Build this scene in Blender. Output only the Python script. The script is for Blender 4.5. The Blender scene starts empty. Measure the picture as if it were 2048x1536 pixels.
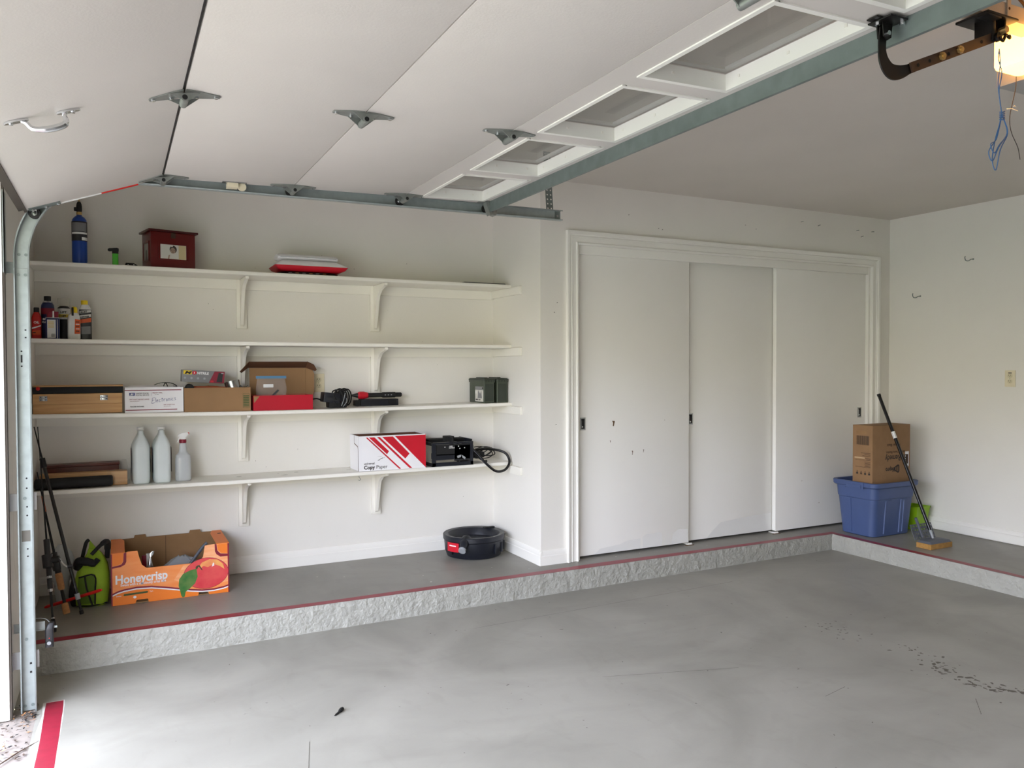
import bpy, bmesh, math, random
from mathutils import Vector, Matrix
random.seed(7)
PI = math.pi
S = bpy.context.scene
COL = S.collection

# ------------------------------------------------------------------ materials
def lin(c):
    return tuple(((x/255)/12.92 if x/255 <= .04045 else (((x/255)+.055)/1.055)**2.4) for x in c)

def mat(name, rgb, rough=.5, metal=0., var=.06, scale=6., bump=0., bscale=40., trans=0., emit=None, estr=0., alpha=1., spec=.5, stretch=None, rgb2=None, coat=0.):
    m = bpy.data.materials.new(name); m.use_nodes = True
    nt = m.node_tree; N = nt.nodes; L = nt.links
    b = N['Principled BSDF']
    b.inputs['Roughness'].default_value = rough
    b.inputs['Metallic'].default_value = metal
    b.inputs['Specular IOR Level'].default_value = spec
    if trans: b.inputs['Transmission Weight'].default_value = trans
    if alpha < 1: b.inputs['Alpha'].default_value = alpha
    if coat: b.inputs['Coat Weight'].default_value = coat
    if emit:
        b.inputs['Emission Color'].default_value = (*lin(emit), 1); b.inputs['Emission Strength'].default_value = estr
    c = lin(rgb)
    tc = N.new('ShaderNodeTexCoord'); mp = N.new('ShaderNodeMapping')
    L.new(tc.outputs['Object'], mp.inputs['Vector'])
    if stretch: mp.inputs['Scale'].default_value = stretch
    n = N.new('ShaderNodeTexNoise'); n.inputs['Scale'].default_value = scale; n.inputs['Detail'].default_value = 5
    L.new(mp.outputs['Vector'], n.inputs['Vector'])
    r = N.new('ShaderNodeValToRGB')
    c2 = lin(rgb2) if rgb2 else None
    r.color_ramp.elements[0].position = .3; r.color_ramp.elements[1].position = .7
    r.color_ramp.elements[0].color = (*[x*(1-var) for x in c], 1) if not c2 else (*c, 1)
    r.color_ramp.elements[1].color = (*[min(1, x*(1+var)) for x in c], 1) if not c2 else (*c2, 1)
    L.new(n.outputs['Fac'], r.inputs['Fac']); L.new(r.outputs['Color'], b.inputs['Base Color'])
    if bump:
        n2 = N.new('ShaderNodeTexNoise'); n2.inputs['Scale'].default_value = bscale; n2.inputs['Detail'].default_value = 4
        L.new(mp.outputs['Vector'], n2.inputs['Vector'])
        bp = N.new('ShaderNodeBump'); bp.inputs['Strength'].default_value = bump; bp.inputs['Distance'].default_value = .01
        L.new(n2.outputs['Fac'], bp.inputs['Height']); L.new(bp.outputs['Normal'], b.inputs['Normal'])
    return m

def floor_mat(name, a, b_, dark, rough=.5):
    m = bpy.data.materials.new(name); m.use_nodes = True
    nt = m.node_tree; N = nt.nodes; L = nt.links; B = N['Principled BSDF']
    tc = N.new('ShaderNodeTexCoord')
    def noise(scale, detail, sc=(1,1,1), rot=0, dist=0):
        mp = N.new('ShaderNodeMapping'); mp.inputs['Scale'].default_value = sc; mp.inputs['Rotation'].default_value = (0,0,rot)
        L.new(tc.outputs['Object'], mp.inputs['Vector'])
        n = N.new('ShaderNodeTexNoise'); n.inputs['Scale'].default_value = scale; n.inputs['Detail'].default_value = detail
        n.inputs['Distortion'].default_value = dist
        L.new(mp.outputs['Vector'], n.inputs['Vector']); return n
    def ramp(n, p0, p1, c0=(0,0,0,1), c1=(1,1,1,1)):
        r = N.new('ShaderNodeValToRGB'); r.color_ramp.elements[0].position = p0; r.color_ramp.elements[1].position = p1
        r.color_ramp.elements[0].color = c0; r.color_ramp.elements[1].color = c1
        L.new(n.outputs['Fac'], r.inputs['Fac']); return r
    def mix(f, c0, c1, ff=None):
        x = N.new('ShaderNodeMixRGB')
        if f is not None: L.new(f, x.inputs['Fac'])
        else: x.inputs['Fac'].default_value = ff
        for s, c in ((1, c0), (2, c1)):
            if isinstance(c, tuple): x.inputs[s].default_value = c
            else: L.new(c, x.inputs[s])
        return x.outputs['Color']
    base = ramp(noise(1.1, 9, dist=1.6), .36, .66, (*lin(a),1), (*lin(b_),1)).outputs['Color']
    st = ramp(noise(1.6, 8, (1, 2.2, 1), .5, 2.2), .5, .8).outputs['Color']
    m1 = N.new('ShaderNodeMath'); m1.operation = 'MULTIPLY'; m1.inputs[1].default_value = .16
    L.new(st, m1.inputs[0]); c = mix(m1.outputs[0], base, (*lin(dark),1))
    st2 = ramp(noise(2.6, 9, (1.8, 1, 1), .9, 2.6), .56, .72).outputs['Color']
    m2 = N.new('ShaderNodeMath'); m2.operation = 'MULTIPLY'; m2.inputs[1].default_value = .12
    L.new(st2, m2.inputs[0]); c = mix(m2.outputs[0], c, (*lin(dark),1))
    spk = ramp(noise(38, 2), .74, .78).outputs['Color']
    pm = ramp(noise(1.7, 3), .5, .62).outputs['Color']
    m3 = N.new('ShaderNodeMath'); m3.operation = 'MULTIPLY'; L.new(spk, m3.inputs[0]); L.new(pm, m3.inputs[1])
    m4 = N.new('ShaderNodeMath'); m4.operation = 'MULTIPLY'; m4.inputs[1].default_value = .5; L.new(m3.outputs[0], m4.inputs[0])
    c = mix(m4.outputs[0], c, (*lin((70,68,62)),1))
    L.new(c, B.inputs['Base Color']); B.inputs['Roughness'].default_value = rough; B.inputs['Specular IOR Level'].default_value = .4
    nb = noise(60, 4); bp = N.new('ShaderNodeBump'); bp.inputs['Strength'].default_value = .08; bp.inputs['Distance'].default_value = .004
    L.new(nb.outputs['Fac'], bp.inputs['Height']); L.new(bp.outputs['Normal'], B.inputs['Normal'])
    return m

M = {}
M['block'] = mat('grey_block_wall', (120,116,110), .8)
M['wall'] = mat('wall_paint', (227,224,217), .6, var=.02, scale=2.2, bump=.05, bscale=110)
M['ceil'] = mat('ceiling_paint', (206,200,192), .8, var=.02, scale=2, bump=.08, bscale=90)
M['trim'] = mat('trim_gloss', (234,232,226), .35, var=.015, scale=3)
M['shelf'] = mat('shelf_paint', (234,231,222), .45, var=.025, scale=5)
M['closet'] = mat('closet_door_paint', (238,236,231), .45, var=.015, scale=1.5)
M['floor'] = floor_mat('floor_concrete', (143,140,131), (160,157,147), (106,102,92), .45)
M['ledge'] = floor_mat('ledge_concrete', (130,127,119), (148,145,137), (104,99,90), .45)
M['curb'] = mat('curb_face', (160,159,151), .6, var=.05, scale=14, bump=1., bscale=46)
M['apron'] = floor_mat('driveway_concrete', (128,119,111), (156,147,139), (80,66,56), .8)
M['redpaint'] = mat('red_floor_paint', (140,30,50), .4, var=.12, scale=30)
M['whitepaint'] = mat('white_floor_paint', (206,202,194), .5)
M['chip'] = mat('paint_chip', (98,92,82), .8)
M['scuff'] = mat('scuff', (104,100,92), .7)
M['dark'] = mat('closet_dark', (40,38,36), .8)
M['touchup'] = mat('touch_up_paint', (226,225,222), .3, var=.01)
M['rawwood'] = mat('raw_wood_chip', (96,72,46), .8)
M['galv'] = mat('galvanised_steel', (158,166,165), .5, metal=.35, var=.1, scale=25)
M['galvd'] = mat('galvanised_dark', (122,132,130), .5, metal=.5, var=.1, scale=18)
M['hinge'] = mat('hinge_steel', (140,144,140), .45, metal=.55, var=.1, scale=30)
M['tape'] = mat('paper_tape', (186,158,122), .7)
M['chrome'] = mat('bright_zinc', (220,222,224), .22, metal=1, var=.04)
M['steelw'] = mat('white_steel', (190,192,194), .45, var=.03)
M['panel'] = mat('door_panel_steel', (208,203,197), .5, var=.025, scale=3, bump=.05, bscale=160)
M['wframe'] = mat('window_frame_plastic', (238,237,230), .35, var=.01)
M['rubber'] = mat('black_rubber', (26,25,25), .6)
M['brownstrip'] = mat('brown_strip', (74,66,58), .7)
M['black'] = mat('black_plastic', (22,22,25), .42, var=.1)
M['blackm'] = mat('black_matte', (15,15,16), .75)
M['blackg'] = mat('black_gloss', (10,10,12), .22)
M['navyblk'] = mat('blueblack_plastic', (20,23,32), .4)
M['armblk'] = mat('black_steel', (24,21,20), .4, metal=.3)
M['bronze'] = mat('bronzed_steel', (84,62,48), .45, metal=.5)
M['brass'] = mat('brass', (200,168,110), .35, metal=.9)
M['railm'] = mat('opener_rail_steel', (206,196,182), .4, metal=.4)
M['head'] = mat('opener_housing', (150,146,142), .5)
M['bluecord'] = mat('blue_cord', (64,104,156), .6)
M['white'] = mat('white_plastic', (232,232,230), .4, var=.02)
M['paper'] = mat('white_paper', (232,231,233), .6, var=.02)
M['card'] = mat('cardboard', (142,109,76), .8, var=.07, scale=14)
M['cardd'] = mat('cardboard_inner', (146,112,76), .85, var=.08, scale=10)
M['carddk'] = mat('cardboard_dark', (92,58,38), .85)
M['cardb'] = mat('cardboard_tan', (146,112,76), .8, var=.06, scale=9)
M['ink'] = mat('dark_ink', (38,30,28), .7)
M['inkbrown'] = mat('brown_ink', (70,48,34), .8)
M['red'] = mat('red_print', (196,18,40), .45)
M['redbox'] = mat('red_carton', (176,16,38), .4)
M['dkred'] = mat('dark_red_print', (128,12,42), .5)
M['orange'] = mat('orange_print', (238,126,32), .5, var=.05, scale=5)
M['orangel'] = mat('orange_light_print', (244,156,92), .5, rgb2=(240,136,62), scale=7, stretch=(1,1,5))
M['peach'] = mat('peach_print', (248,186,140), .5, rgb2=(242,150,86), scale=7, stretch=(1,1,7))
M['apple'] = mat('apple_print', (206,30,58), .5, rgb2=(224,92,84), scale=9)
M['appley'] = mat('apple_yellow', (240,178,96), .5, rgb2=(226,110,80), scale=12)
M['leaf'] = mat('leaf_print', (40,110,40), .5, rgb2=(96,128,60), scale=22)
M['stem'] = mat('stem_print', (70,58,34), .6)
M['lime'] = mat('lime_fabric', (142,172,36), .75, var=.1, scale=20, bump=.1, bscale=200)
M['limed'] = mat('lime_mesh_pocket', (84,110,20), .8)
M['limep'] = mat('lime_plastic', (140,182,24), .4)
M['greenlight'] = mat('green_lighter', (70,190,40), .35)
M['tote'] = mat('blue_tote', (66,84,128), .45, var=.04)
M['totehi'] = mat('blue_tote_rib', (78,96,140), .4)
M['wood'] = mat('pale_pine', (206,164,112), .5, rgb2=(186,140,90), scale=5, stretch=(1,1,14))
M['cherry'] = mat('cherry_wood', (96,38,22), .4, rgb2=(74,28,18), scale=5, stretch=(1,1,12))
M['redwood'] = mat('red_lacquer_box', (92,9,9), .3, var=.1)
M['redwoodd'] = mat('red_lacquer_lid', (66,8,9), .3)
M['photo'] = mat('photo_paper', (206,204,196), .3)
M['photog'] = mat('photo_grey', (150,150,146), .3)
M['photob'] = mat('photo_beige', (196,180,140), .3)
M['photodk'] = mat('photo_dark', (52,46,42), .3)
M['skin'] = mat('photo_skin', (156,132,116), .3)
M['propane'] = mat('propane_blue', (14,62,150), .3, var=.03)
M['labelblk'] = mat('label_black', (34,34,38), .4)
M['labelgry'] = mat('label_grey', (120,120,122), .4)
M['olive'] = mat('olive_plastic', (62,70,56), .5, var=.05)
M['olived'] = mat('olive_dark', (46,53,44), .55)
M['jug'] = mat('milky_plastic', (220,228,228), .35, var=.02, trans=.08)
M['jugc'] = mat('clear_bottle', (216,220,222), .25, var=.02, trans=.35)
M['clear'] = mat('clear_film', (235,238,240), .08, var=.0, alpha=.08)
M['clearcap'] = mat('clear_cap', (200,196,184), .2, alpha=.35)
M['glass'] = mat('window_glass', (120,122,118), .03, var=.0, alpha=.25, spec=.8)
M['tin'] = mat('tin_metal', (170,172,174), .25, metal=.95)
M['tinwhite'] = mat('tin_label', (218,218,214), .4)
M['navy'] = mat('navy_label', (26,36,84), .35)
M['redbottle'] = mat('red_bottle', (190,28,22), .35)
M['yellow'] = mat('yellow_cap', (232,200,24), .4)
M['ylabel'] = mat('yellow_print', (220,190,60), .5)
M['orlabel'] = mat('orange_label', (210,84,24), .45)
M['greyp'] = mat('grey_plastic', (84,88,98), .5)
M['greyl'] = mat('grey_light', (150,154,158), .5)
M['sponge'] = mat('yellow_sponge', (166,124,66), .95, var=.15, scale=60, bump=.4, bscale=120)
M['cork'] = mat('cork', (176,124,78), .8, var=.2, scale=70)
M['handred'] = mat('red_plastic', (206,24,20), .35)
M['cream'] = mat('cream_plastic', (222,212,184), .4)
M['cream2'] = mat('cream_socket', (206,196,166), .4)
M['bluezip'] = mat('blue_zip', (86,128,160), .4)
M['tooldk'] = mat('tool_orange', (150,74,40), .5)
M['debris'] = mat('leaf_litter', (70,52,38), .9, var=.5, scale=60)
M['twig'] = mat('twig_bark', (92,72,58), .9)
M['eagle'] = mat('postal_blue', (36,52,120), .5)
M['pen'] = mat('pen_ink', (48,56,120), .6)
M['greenprint'] = mat('green_print', (70,84,44), .7)
M['lens'] = mat('lamp_lens', (255,226,170), .4, var=.0, emit=(255,172,62), estr=5.)
M['grass'] = mat('lawn_grass', (84,112,48), .9, var=.3, scale=8)
M['drive'] = mat('driveway_far', (136,130,118), .85, var=.06, scale=2)

# ------------------------------------------------------------------ mesh builder
class MB:
    def __init__(s, *mats):
        s.v = []; s.f = []; s.m = []; s.mats = [M[x] for x in mats]
    def add(s, verts, faces, mi=0, xf=None):
        b = len(s.v)
        for p in verts:
            p = Vector(p)
            s.v.append(xf @ p if xf else p)
        for f in faces:
            s.f.append([b+i for i in f]); s.m.append(mi)
        return s
    def bm(s, bm, mi=0, xf=None):
        bm.verts.index_update()
        s.add([v.co.copy() for v in bm.verts], [[v.index for v in f.verts] for f in bm.faces], mi, xf); bm.free(); return s
    def box(s, x0, x1, y0, y1, z0, z1, mi=0, bev=0, seg=2, xf=None):
        if bev:
            bm = bmesh.new(); bmesh.ops.create_cube(bm, size=1)
            for v in bm.verts:
                v.co = Vector(((x0+x1)/2+v.co.x*(x1-x0), (y0+y1)/2+v.co.y*(y1-y0), (z0+z1)/2+v.co.z*(z1-z0)))
            bmesh.ops.bevel(bm, geom=bm.edges[:], offset=bev, segments=seg, affect='EDGES', profile=.6)
            return s.bm(bm, mi, xf)
        v = [(x0,y0,z0),(x1,y0,z0),(x1,y1,z0),(x0,y1,z0),(x0,y0,z1),(x1,y0,z1),(x1,y1,z1),(x0,y1,z1)]
        return s.add(v, [(0,3,2,1),(4,5,6,7),(0,1,5,4),(1,2,6,5),(2,3,7,6),(3,0,4,7)], mi, xf)
    def prism(s, poly, axis, a0, a1, mi=0, xf=None):
        def P(p, a):
            return {'x': (a, p[0], p[1]), 'y': (p[0], a, p[1]), 'z': (p[0], p[1], a)}[axis]
        n = len(poly)
        v = [P(p, a0) for p in poly] + [P(p, a1) for p in poly]
        f = [list(range(n))[::-1], list(range(n, 2*n))] + [(i, (i+1) % n, n+(i+1) % n, n+i) for i in range(n)]
        return s.add(v, f, mi, xf)
    def poly(s, pts, mi=0, xf=None):
        return s.add(pts, [list(range(len(pts)))], mi, xf)
    def loft(s, secs, mi=0, cap=True, xf=None, close=True):
        n = len(secs[0]); v = [p for q in secs for p in q]; f = []
        for k in range(len(secs)-1):
            for i in range(n if close else n-1):
                j = (i+1) % n
                f.append((k*n+i, k*n+j, (k+1)*n+j, (k+1)*n+i))
        if cap:
            f.append(list(range(n))[::-1]); f.append([(len(secs)-1)*n+i for i in range(n)])
        return s.add(v, f, mi, xf)
    def lathe(s, prof, n=24, c=(0,0,0), axis='z', mi=0, cap=True, xf=None):
        secs = []
        for r, h in prof:
            ring = []
            for i in range(n):
                a = 2*PI*i/n; x, y = r*math.cos(a), r*math.sin(a)
                p = {'z': (x, y, h), 'x': (h, x, y), 'y': (x, h, y)}[axis]
                ring.append((p[0]+c[0], p[1]+c[1], p[2]+c[2]))
            secs.append(ring)
        return s.loft(secs, mi, cap, xf)
    def tube(s, pts, r, n=8, mi=0, xf=None, cap=True, smooth=0):
        pts = [Vector(p) for p in pts]
        if smooth: pts = spline(pts, smooth)
        rs = r if isinstance(r, (list, tuple)) else [r]*len(pts)
        if len(rs) != len(pts):
            rs = [rs[min(len(rs)-1, int(i*len(rs)/len(pts)))] for i in range(len(pts))]
        secs = []; nrm = None
        for i, p in enumerate(pts):
            t = (pts[min(i+1, len(pts)-1)]-pts[max(i-1, 0)])
            if t.length < 1e-9: t = Vector((0,0,1))
            t.normalize()
            if nrm is None:
                nrm = t.orthogonal().normalized()
            else:
                nrm = nrm - t*nrm.dot(t)
                nrm = nrm.normalized() if nrm.length > 1e-6 else t.orthogonal().normalized()
            b = t.cross(nrm)
            secs.append([p+(nrm*math.cos(2*PI*k/n)+b*math.sin(2*PI*k/n))*rs[i] for k in range(n)])
        return s.loft(secs, mi, cap, xf)
    def text(s, body, size, o, right=(1,0,0), up=(0,0,1), mi=0, align='LEFT', ext=.0003, bold=0., sx=1., shear=0.):
        cu = bpy.data.curves.new('t', 'FONT'); cu.body = body; cu.size = size; cu.align_x = align; cu.extrude = ext
        cu.offset = bold; cu.shear = shear; cu.resolution_u = 3
        ob = bpy.data.objects.new('t', cu)
        me = bpy.data.meshes.new_from_object(ob)
        r = Vector(right).normalized(); u = Vector(up).normalized(); n = r.cross(u); o = Vector(o)
        s.add([o+r*v.co.x*sx+u*v.co.y+n*v.co.z for v in me.vertices], [list(p.vertices) for p in me.polygons], mi)
        bpy.data.meshes.remove(me); bpy.data.objects.remove(ob); bpy.data.curves.remove(cu)
        return s
    def build(s, name, parent=None, angle=32):
        me = bpy.data.meshes.new(name); me.from_pydata([tuple(v) for v in s.v], [], s.f)
        for mm in s.mats: me.materials.append(mm)
        for p, mi in zip(me.polygons, s.m): p.material_index = mi; p.use_smooth = True
        bm = bmesh.new(); bm.from_mesh(me); bmesh.ops.recalc_face_normals(bm, faces=bm.faces[:]); bm.to_mesh(me); bm.free()
        me.set_sharp_from_angle(angle=math.radians(angle)); me.update()
        o = bpy.data.objects.new(name, me); COL.objects.link(o)
        if parent: o.parent = parent
        return o

def spline(P, k):
    P = [Vector(p) for p in P]; out = []
    Q = [P[0]*2-P[1]]+P+[P[-1]*2-P[-2]]
    for i in range(1, len(Q)-2):
        a, b, c, d = Q[i-1], Q[i], Q[i+1], Q[i+2]
        for j in range(k):
            t = j/k
            out.append(.5*((2*b)+(c-a)*t+(2*a-5*b+4*c-d)*t*t+(3*b-a-3*c+d)*t**3))
    out.append(P[-1]); return out

def rrect(cx, cy, hx, hy, r, z, n=5):
    out = []
    for k, (sx, sy) in enumerate(((1,1),(-1,1),(-1,-1),(1,-1))):
        for i in range(n):
            a = PI/2*k+PI/2*i/(n-1)
            out.append((cx+sx*(hx-r)+r*math.cos(a), cy+sy*(hy-r)+r*math.sin(a), z))
    return out

def thing(name, label, cat, loc=(0,0,0), rz=0, group=None):
    o = bpy.data.objects.new(name, None); COL.objects.link(o); o.empty_display_size = .05
    o.location = loc; o.rotation_euler = (0,0,rz); tag(o, label, cat, group); return o
def tag(o, label, cat, group=None, kind=None):
    o['label'] = label; o['category'] = cat
    if group: o['group'] = group
    if kind: o['kind'] = kind
    return o
def struct(o, label=None):
    o['kind'] = 'structure'
    if label: o['label'] = label
    return o
def copy_tree(o, parent=None):
    c = o.copy(); COL.objects.link(c)
    if parent: c.parent = parent
    for ch in [x for x in bpy.data.objects if x.parent == o]: copy_tree(ch, c)
    return c
def part(parent, label, o):
    o['label'] = label; return o

# ------------------------------------------------------------------ setting
WL, WB, PX, CY, RX, CZ, LZ, EY, EX = -.385, 4.955, 2.345, 4.27, 5.515, 2.54, .15, 4.094, 4.685
def fz(x): return .004+.0064*(x+.33)
R = random.Random(3)

# lower slab
b = MB('floor', 'redpaint', 'whitepaint', 'chip', 'scuff')
xs = [-.30+i*(EX+.01+.30)/10 for i in range(11)]
for i in range(10):
    x0, x1 = xs[i], xs[i+1]
    b.add([(x0,-7,fz(x0)),(x1,-7,fz(x1)),(x1,EY+.01,fz(x1)),(x0,EY+.01,fz(x0)),(x0,-7,-.1),(x1,-7,-.1),(x1,EY+.01,-.1),(x0,EY+.01,-.1)], [(0,1,2,3),(4,7,6,5),(0,4,5,1),(2,6,7,3)])
b.add([(WL,3.755,fz(WL)),(-.30,3.755,fz(-.30)),(-.30,EY+.01,fz(-.30)),(WL,EY+.01,fz(WL)),(WL,3.755,-.1),(-.30,3.755,-.1),(-.30,EY+.01,-.1),(WL,EY+.01,-.1)], [(0,1,2,3),(4,7,6,5),(0,4,5,1),(1,5,6,2),(2,6,7,3),(3,7,4,0)])
def strip(b, p0, p1, wfun, mi, z, n=60):          # wobbly painted band
    p0 = Vector(p0); p1 = Vector(p1); d = (p1-p0); u = d.normalized(); nn = Vector((-u.y, u.x)); prev = None
    for i in range(n+1):
        p = p0+d*i/n; a, c = wfun(i/n)
        q = [(*(p+nn*a), z(p.x)), (*(p+nn*c), z(p.x))]
        if prev: b.poly([prev[0], prev[1], q[1], q[0]], mi)
        prev = q
def wob(seed, amp, f=23):
    r = random.Random(seed); ph = [r.random()*6 for _ in range(5)]
    return lambda t: amp*sum(math.sin(t*f*(k+1)*.7+ph[k])/(k+1) for k in range(5))
w1, w2 = wob(1, .002), wob(2, .0015, 40)
strip(b, (-.262,3.745), (-.245,-1.6), lambda t: (-.012+w1(t), .052+w2(t)), 1, lambda x: fz(x)+.0008, 90)
strip(b, (-.262,3.75), (-.245,-1.6), lambda t: (-.024+w1(t*3)*2, .056+w2(t*2)), 2, lambda x: fz(x)+.0004, 90)
def blob(b, x, y, r, mi, z, n=7, st=1., rot=0):
    pts = []
    for i in range(n):
        a = 2*PI*i/n; rr = r*R.uniform(.45, 1.15); px, py = rr*math.cos(a)*st, rr*math.sin(a)
        pts.append((x+px*math.cos(rot)-py*math.sin(rot), y+px*math.sin(rot)+py*math.cos(rot), z))
    b.poly(pts, mi)
for i in range(120):                                # flaked paint trail
    t = R.random()**.7; x = 3.32+.06*math.sin(t*9)+R.gauss(0,.035); y = 2.62-t*.9+R.gauss(0,.03)
    blob(b, x, y, R.choice([.004,.006,.008,.012])*(.6+.7*t), 3, fz(x)+.0006, 7, R.uniform(1,2), R.random()*3)
for i in range(26):
    t = R.random(); x = 3.3+R.gauss(0,.05); y = 2.99-t*.25+R.gauss(0,.03)
    blob(b, x, y, .005, 4, fz(x)+.0006, 6, 2, R.random()*3)
for i in range(90):
    x, y = R.uniform(.1,4.5), R.uniform(1.2,4.0)
    blob(b, x, y, R.uniform(.002,.005), R.choice([3,4,4]), fz(x)+.0006, 5, R.uniform(1,3), R.random()*3)
for (xa, ya, xb, yb) in ((1.66,3.75,3.45,3.785),(.55,2.6,.62,2.9),(2.6,2.3,2.75,2.33),(1.9,2.9,2.5,2.7),(3.0,1.9,3.12,2.0)):
    w3 = wob(int(xa*100), .0006, 60)
    strip(b, (xa,ya), (xb,yb), lambda t: (-.0012+w3(t), .0012+w3(t+1)), 4, lambda x: fz(x)+.0007, 20)
struct(b.build('floor'), 'painted grey concrete garage floor')

# raised ledge running along the closet wall and the right wall
b = MB('ledge', 'curb', 'redpaint', 'whitepaint')
b.box(WL, RX, EY, 5.05, 0, LZ, 0); b.box(EX, RX, -7, EY, 0, LZ, 0)
nx = 150
we = wob(11, .004, 31); wt = wob(12, .006, 12)
def face(p0, p1, nrm, n):                           # rough rendered riser
    p0, p1, nrm = Vector(p0), Vector(p1), Vector(nrm); prev = None; rr = random.Random(5)
    for i in range(n+1):
        p = p0+(p1-p0)*i/n; row = []
        for k in range(7):
            z = -.01+(LZ+.01-.0005)*k/6; off = .003+rr.uniform(0,.0065)+(.0 if k < 6 else -.003)
            row.append((p.x+nrm.x*off, p.y+nrm.y*off, z))
        if prev:
            for k in range(6): b.poly([prev[k], row[k], row[k+1], prev[k+1]], 1)
        prev = row
face((WL,EY), (EX-.004,EY), (0,-1), 170); face((EX,EY-.004), (EX,-1.7), (-1,0), 170)
strip(b, (WL,EY-.006), (EX-.002,EY-.006), lambda t: (0.0+abs(we(t))*.5, .062+wt(t)), 2, lambda x: LZ+.0008, 120)
strip(b, (EX-.004,EY+.05), (EX-.004,-1.7), lambda t: (.004, .06+wt(t+3)), 2, lambda x: LZ+.0009, 120)
for i in range(14):
    x = R.uniform(.6,4.5); blob(b, x, R.uniform(4.2,4.85 if x < 2.2 else 4.26), R.uniform(.002,.006), 3, LZ+.0006, 6, 1.8, R.random()*3)
struct(b.build('floor_ledge'), 'raised concrete ledge with a red painted edge')

def wallbox(name, *bx, m='wall'):
    b = MB(m, 'ink', 'scuff')
    for q in bx: b.box(*q)
    return b
wallbox('w', (WL,PX+.01,WB,5.05,LZ,CZ)); 
bb = wallbox('w', (WL-.12,PX+.01,WB,5.06,0,CZ))
for i in range(26):
    x, z = R.uniform(.3,2.2), R.uniform(.3,2.1); s = R.uniform(.002,.005)
    bb.poly([(x,WB-.0006,z),(x+s,WB-.0006,z+s*.4),(x+s*.6,WB-.0006,z+s*1.6)], 2)
struct(bb.build('wall_back'), 'back wall of the shelf recess')
OX0, OX1, OZ = 2.612, 5.297, 2.153
bb = wallbox('w', (PX,OX0,CY,5.06,0,CZ), (OX0,OX1,CY,CY+.12,OZ,CZ), (OX1,RX+.1,CY,5.06,0,CZ), (OX0,OX1,4.5,4.56,LZ,CZ))
for (x, z) in ((3.271,2.294),(3.24,2.30),(2.46,1.78),(2.44,1.72),(4.1,2.36),(4.0,2.38),(3.0,2.37),(2.45,1.02)):
    bb.poly([(x,CY-.0006,z),(x+.008,CY-.0006,z+.002),(x+.007,CY-.0006,z+.006),(x+.001,CY-.0006,z+.005)], 2)
struct(bb.build('wall_closet'), 'wall with the sliding closet doors')
struct(wallbox('w', (RX,RX+.1,-7.1,5.06,0,CZ)).build('wall_right'))
struct(wallbox('w', (WL-.2,RX+.1,-7.1,-7,0,CZ), m='block').build('wall_rear'))
bb = wallbox('w', (WL-.12,WL,3.66,5.06,0,CZ), (WL-.12,WL,-1.6,-1.08,0,CZ), (WL-.12,WL,-1.08,3.66,2.14,CZ), (WL-.12,WL,-7,-1.6,0,CZ))
for pts in ([(3.80,1.05),(3.83,.8),(3.80,.62),(3.88,.5)], [(3.9,.95),(3.96,.7),(3.95,.5)]):
    for (ya, za), (yb, zb) in zip(pts, pts[1:]):
        bb.poly([(WL+.0006,ya,za),(WL+.0006,ya+.002,za),(WL+.0006,yb+.002,zb),(WL+.0006,yb,zb)], 2)
struct(bb.build('wall_left'), 'front wall beside the garage door opening')
struct(wallbox('w', (WL-.2,RX+.1,-7.1,5.06,CZ,CZ+.1), m='ceil').build('ceiling'))

# outside jamb, brown edge strip, apron, driveway and lawn
b = MB('trim', 'brownstrip')
b.box(WL-.13, WL-.004, 3.635, 3.659, 0, 2.14, 0, .003); b.box(WL-.006, WL+.003, 3.64, 3.672, 0, 2.14, 1)  # second box is a narrow brown strip along the jamb's inner edge
struct(b.build('trim_1'), 'white painted jamb of the garage door opening')
b = MB('apron')
b.add([(-.30,-7,.002),(-.30,3.754,.002),(-.62,3.754,-.02),(-.62,-7,-.02),(-.30,-7,-.12),(-.30,3.754,-.12),(-.62,3.754,-.12),(-.62,-7,-.12)], [(0,3,2,1),(4,5,6,7),(0,1,5,4),(1,2,6,5),(2,3,7,6),(3,0,4,7)])
struct(b.build('floor_apron'), 'weathered concrete apron at the door threshold')
b = MB('drive'); b.box(-12, -.62, -9, 6, -.14, -.03); struct(b.build('driveway'))
b = MB('trim'); b.box(-1.35, WL-.12, -8, 5.6, 2.36, 2.42); b.box(-1.39, -1.35, -8, 5.6, 2.34, 2.54); struct(b.build('added_eave'), 'unseen eave and soffit added above the door to block high sky light')  # unseen eave, added to cut high sky light on the floor by the opening
b = MB('grass'); b.box(-40, -12, -30, 30, -.2, -.05); b.box(-12,-.62,6,30,-.2,-.05); b.box(-12,-.62,-30,-9,-.2,-.05); struct(b.build('lawn'))

# baseboards
def base_profile(h, t): return [(0,0),(t,0),(t,h*.62),(t*.75,h*.68),(t*.75,h*.86),(t*.3,h),(0,h)]
b = MB('trim'); b.prism([(WB-p, LZ+.001+q) for p, q in base_profile(.098,.016)], 'x', WL+.002, PX-.002); struct(b.build('baseboard_back'))
b = MB('trim')
b.prism([(PX-p, LZ+.001+q) for p, q in base_profile(.09,.016)], 'y', CY-.014, WB-.016)
b.prism([(CY-p, LZ+.001+q) for p, q in base_profile(.09,.016)], 'x', PX-.014, 2.53); struct(b.build('baseboard_pier'))
b = MB('trim'); b.prism([(RX-p, LZ+.008+q) for p, q in base_profile(.085,.018)], 'y', -7, CY-.002); struct(b.build('baseboard_right'))

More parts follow.
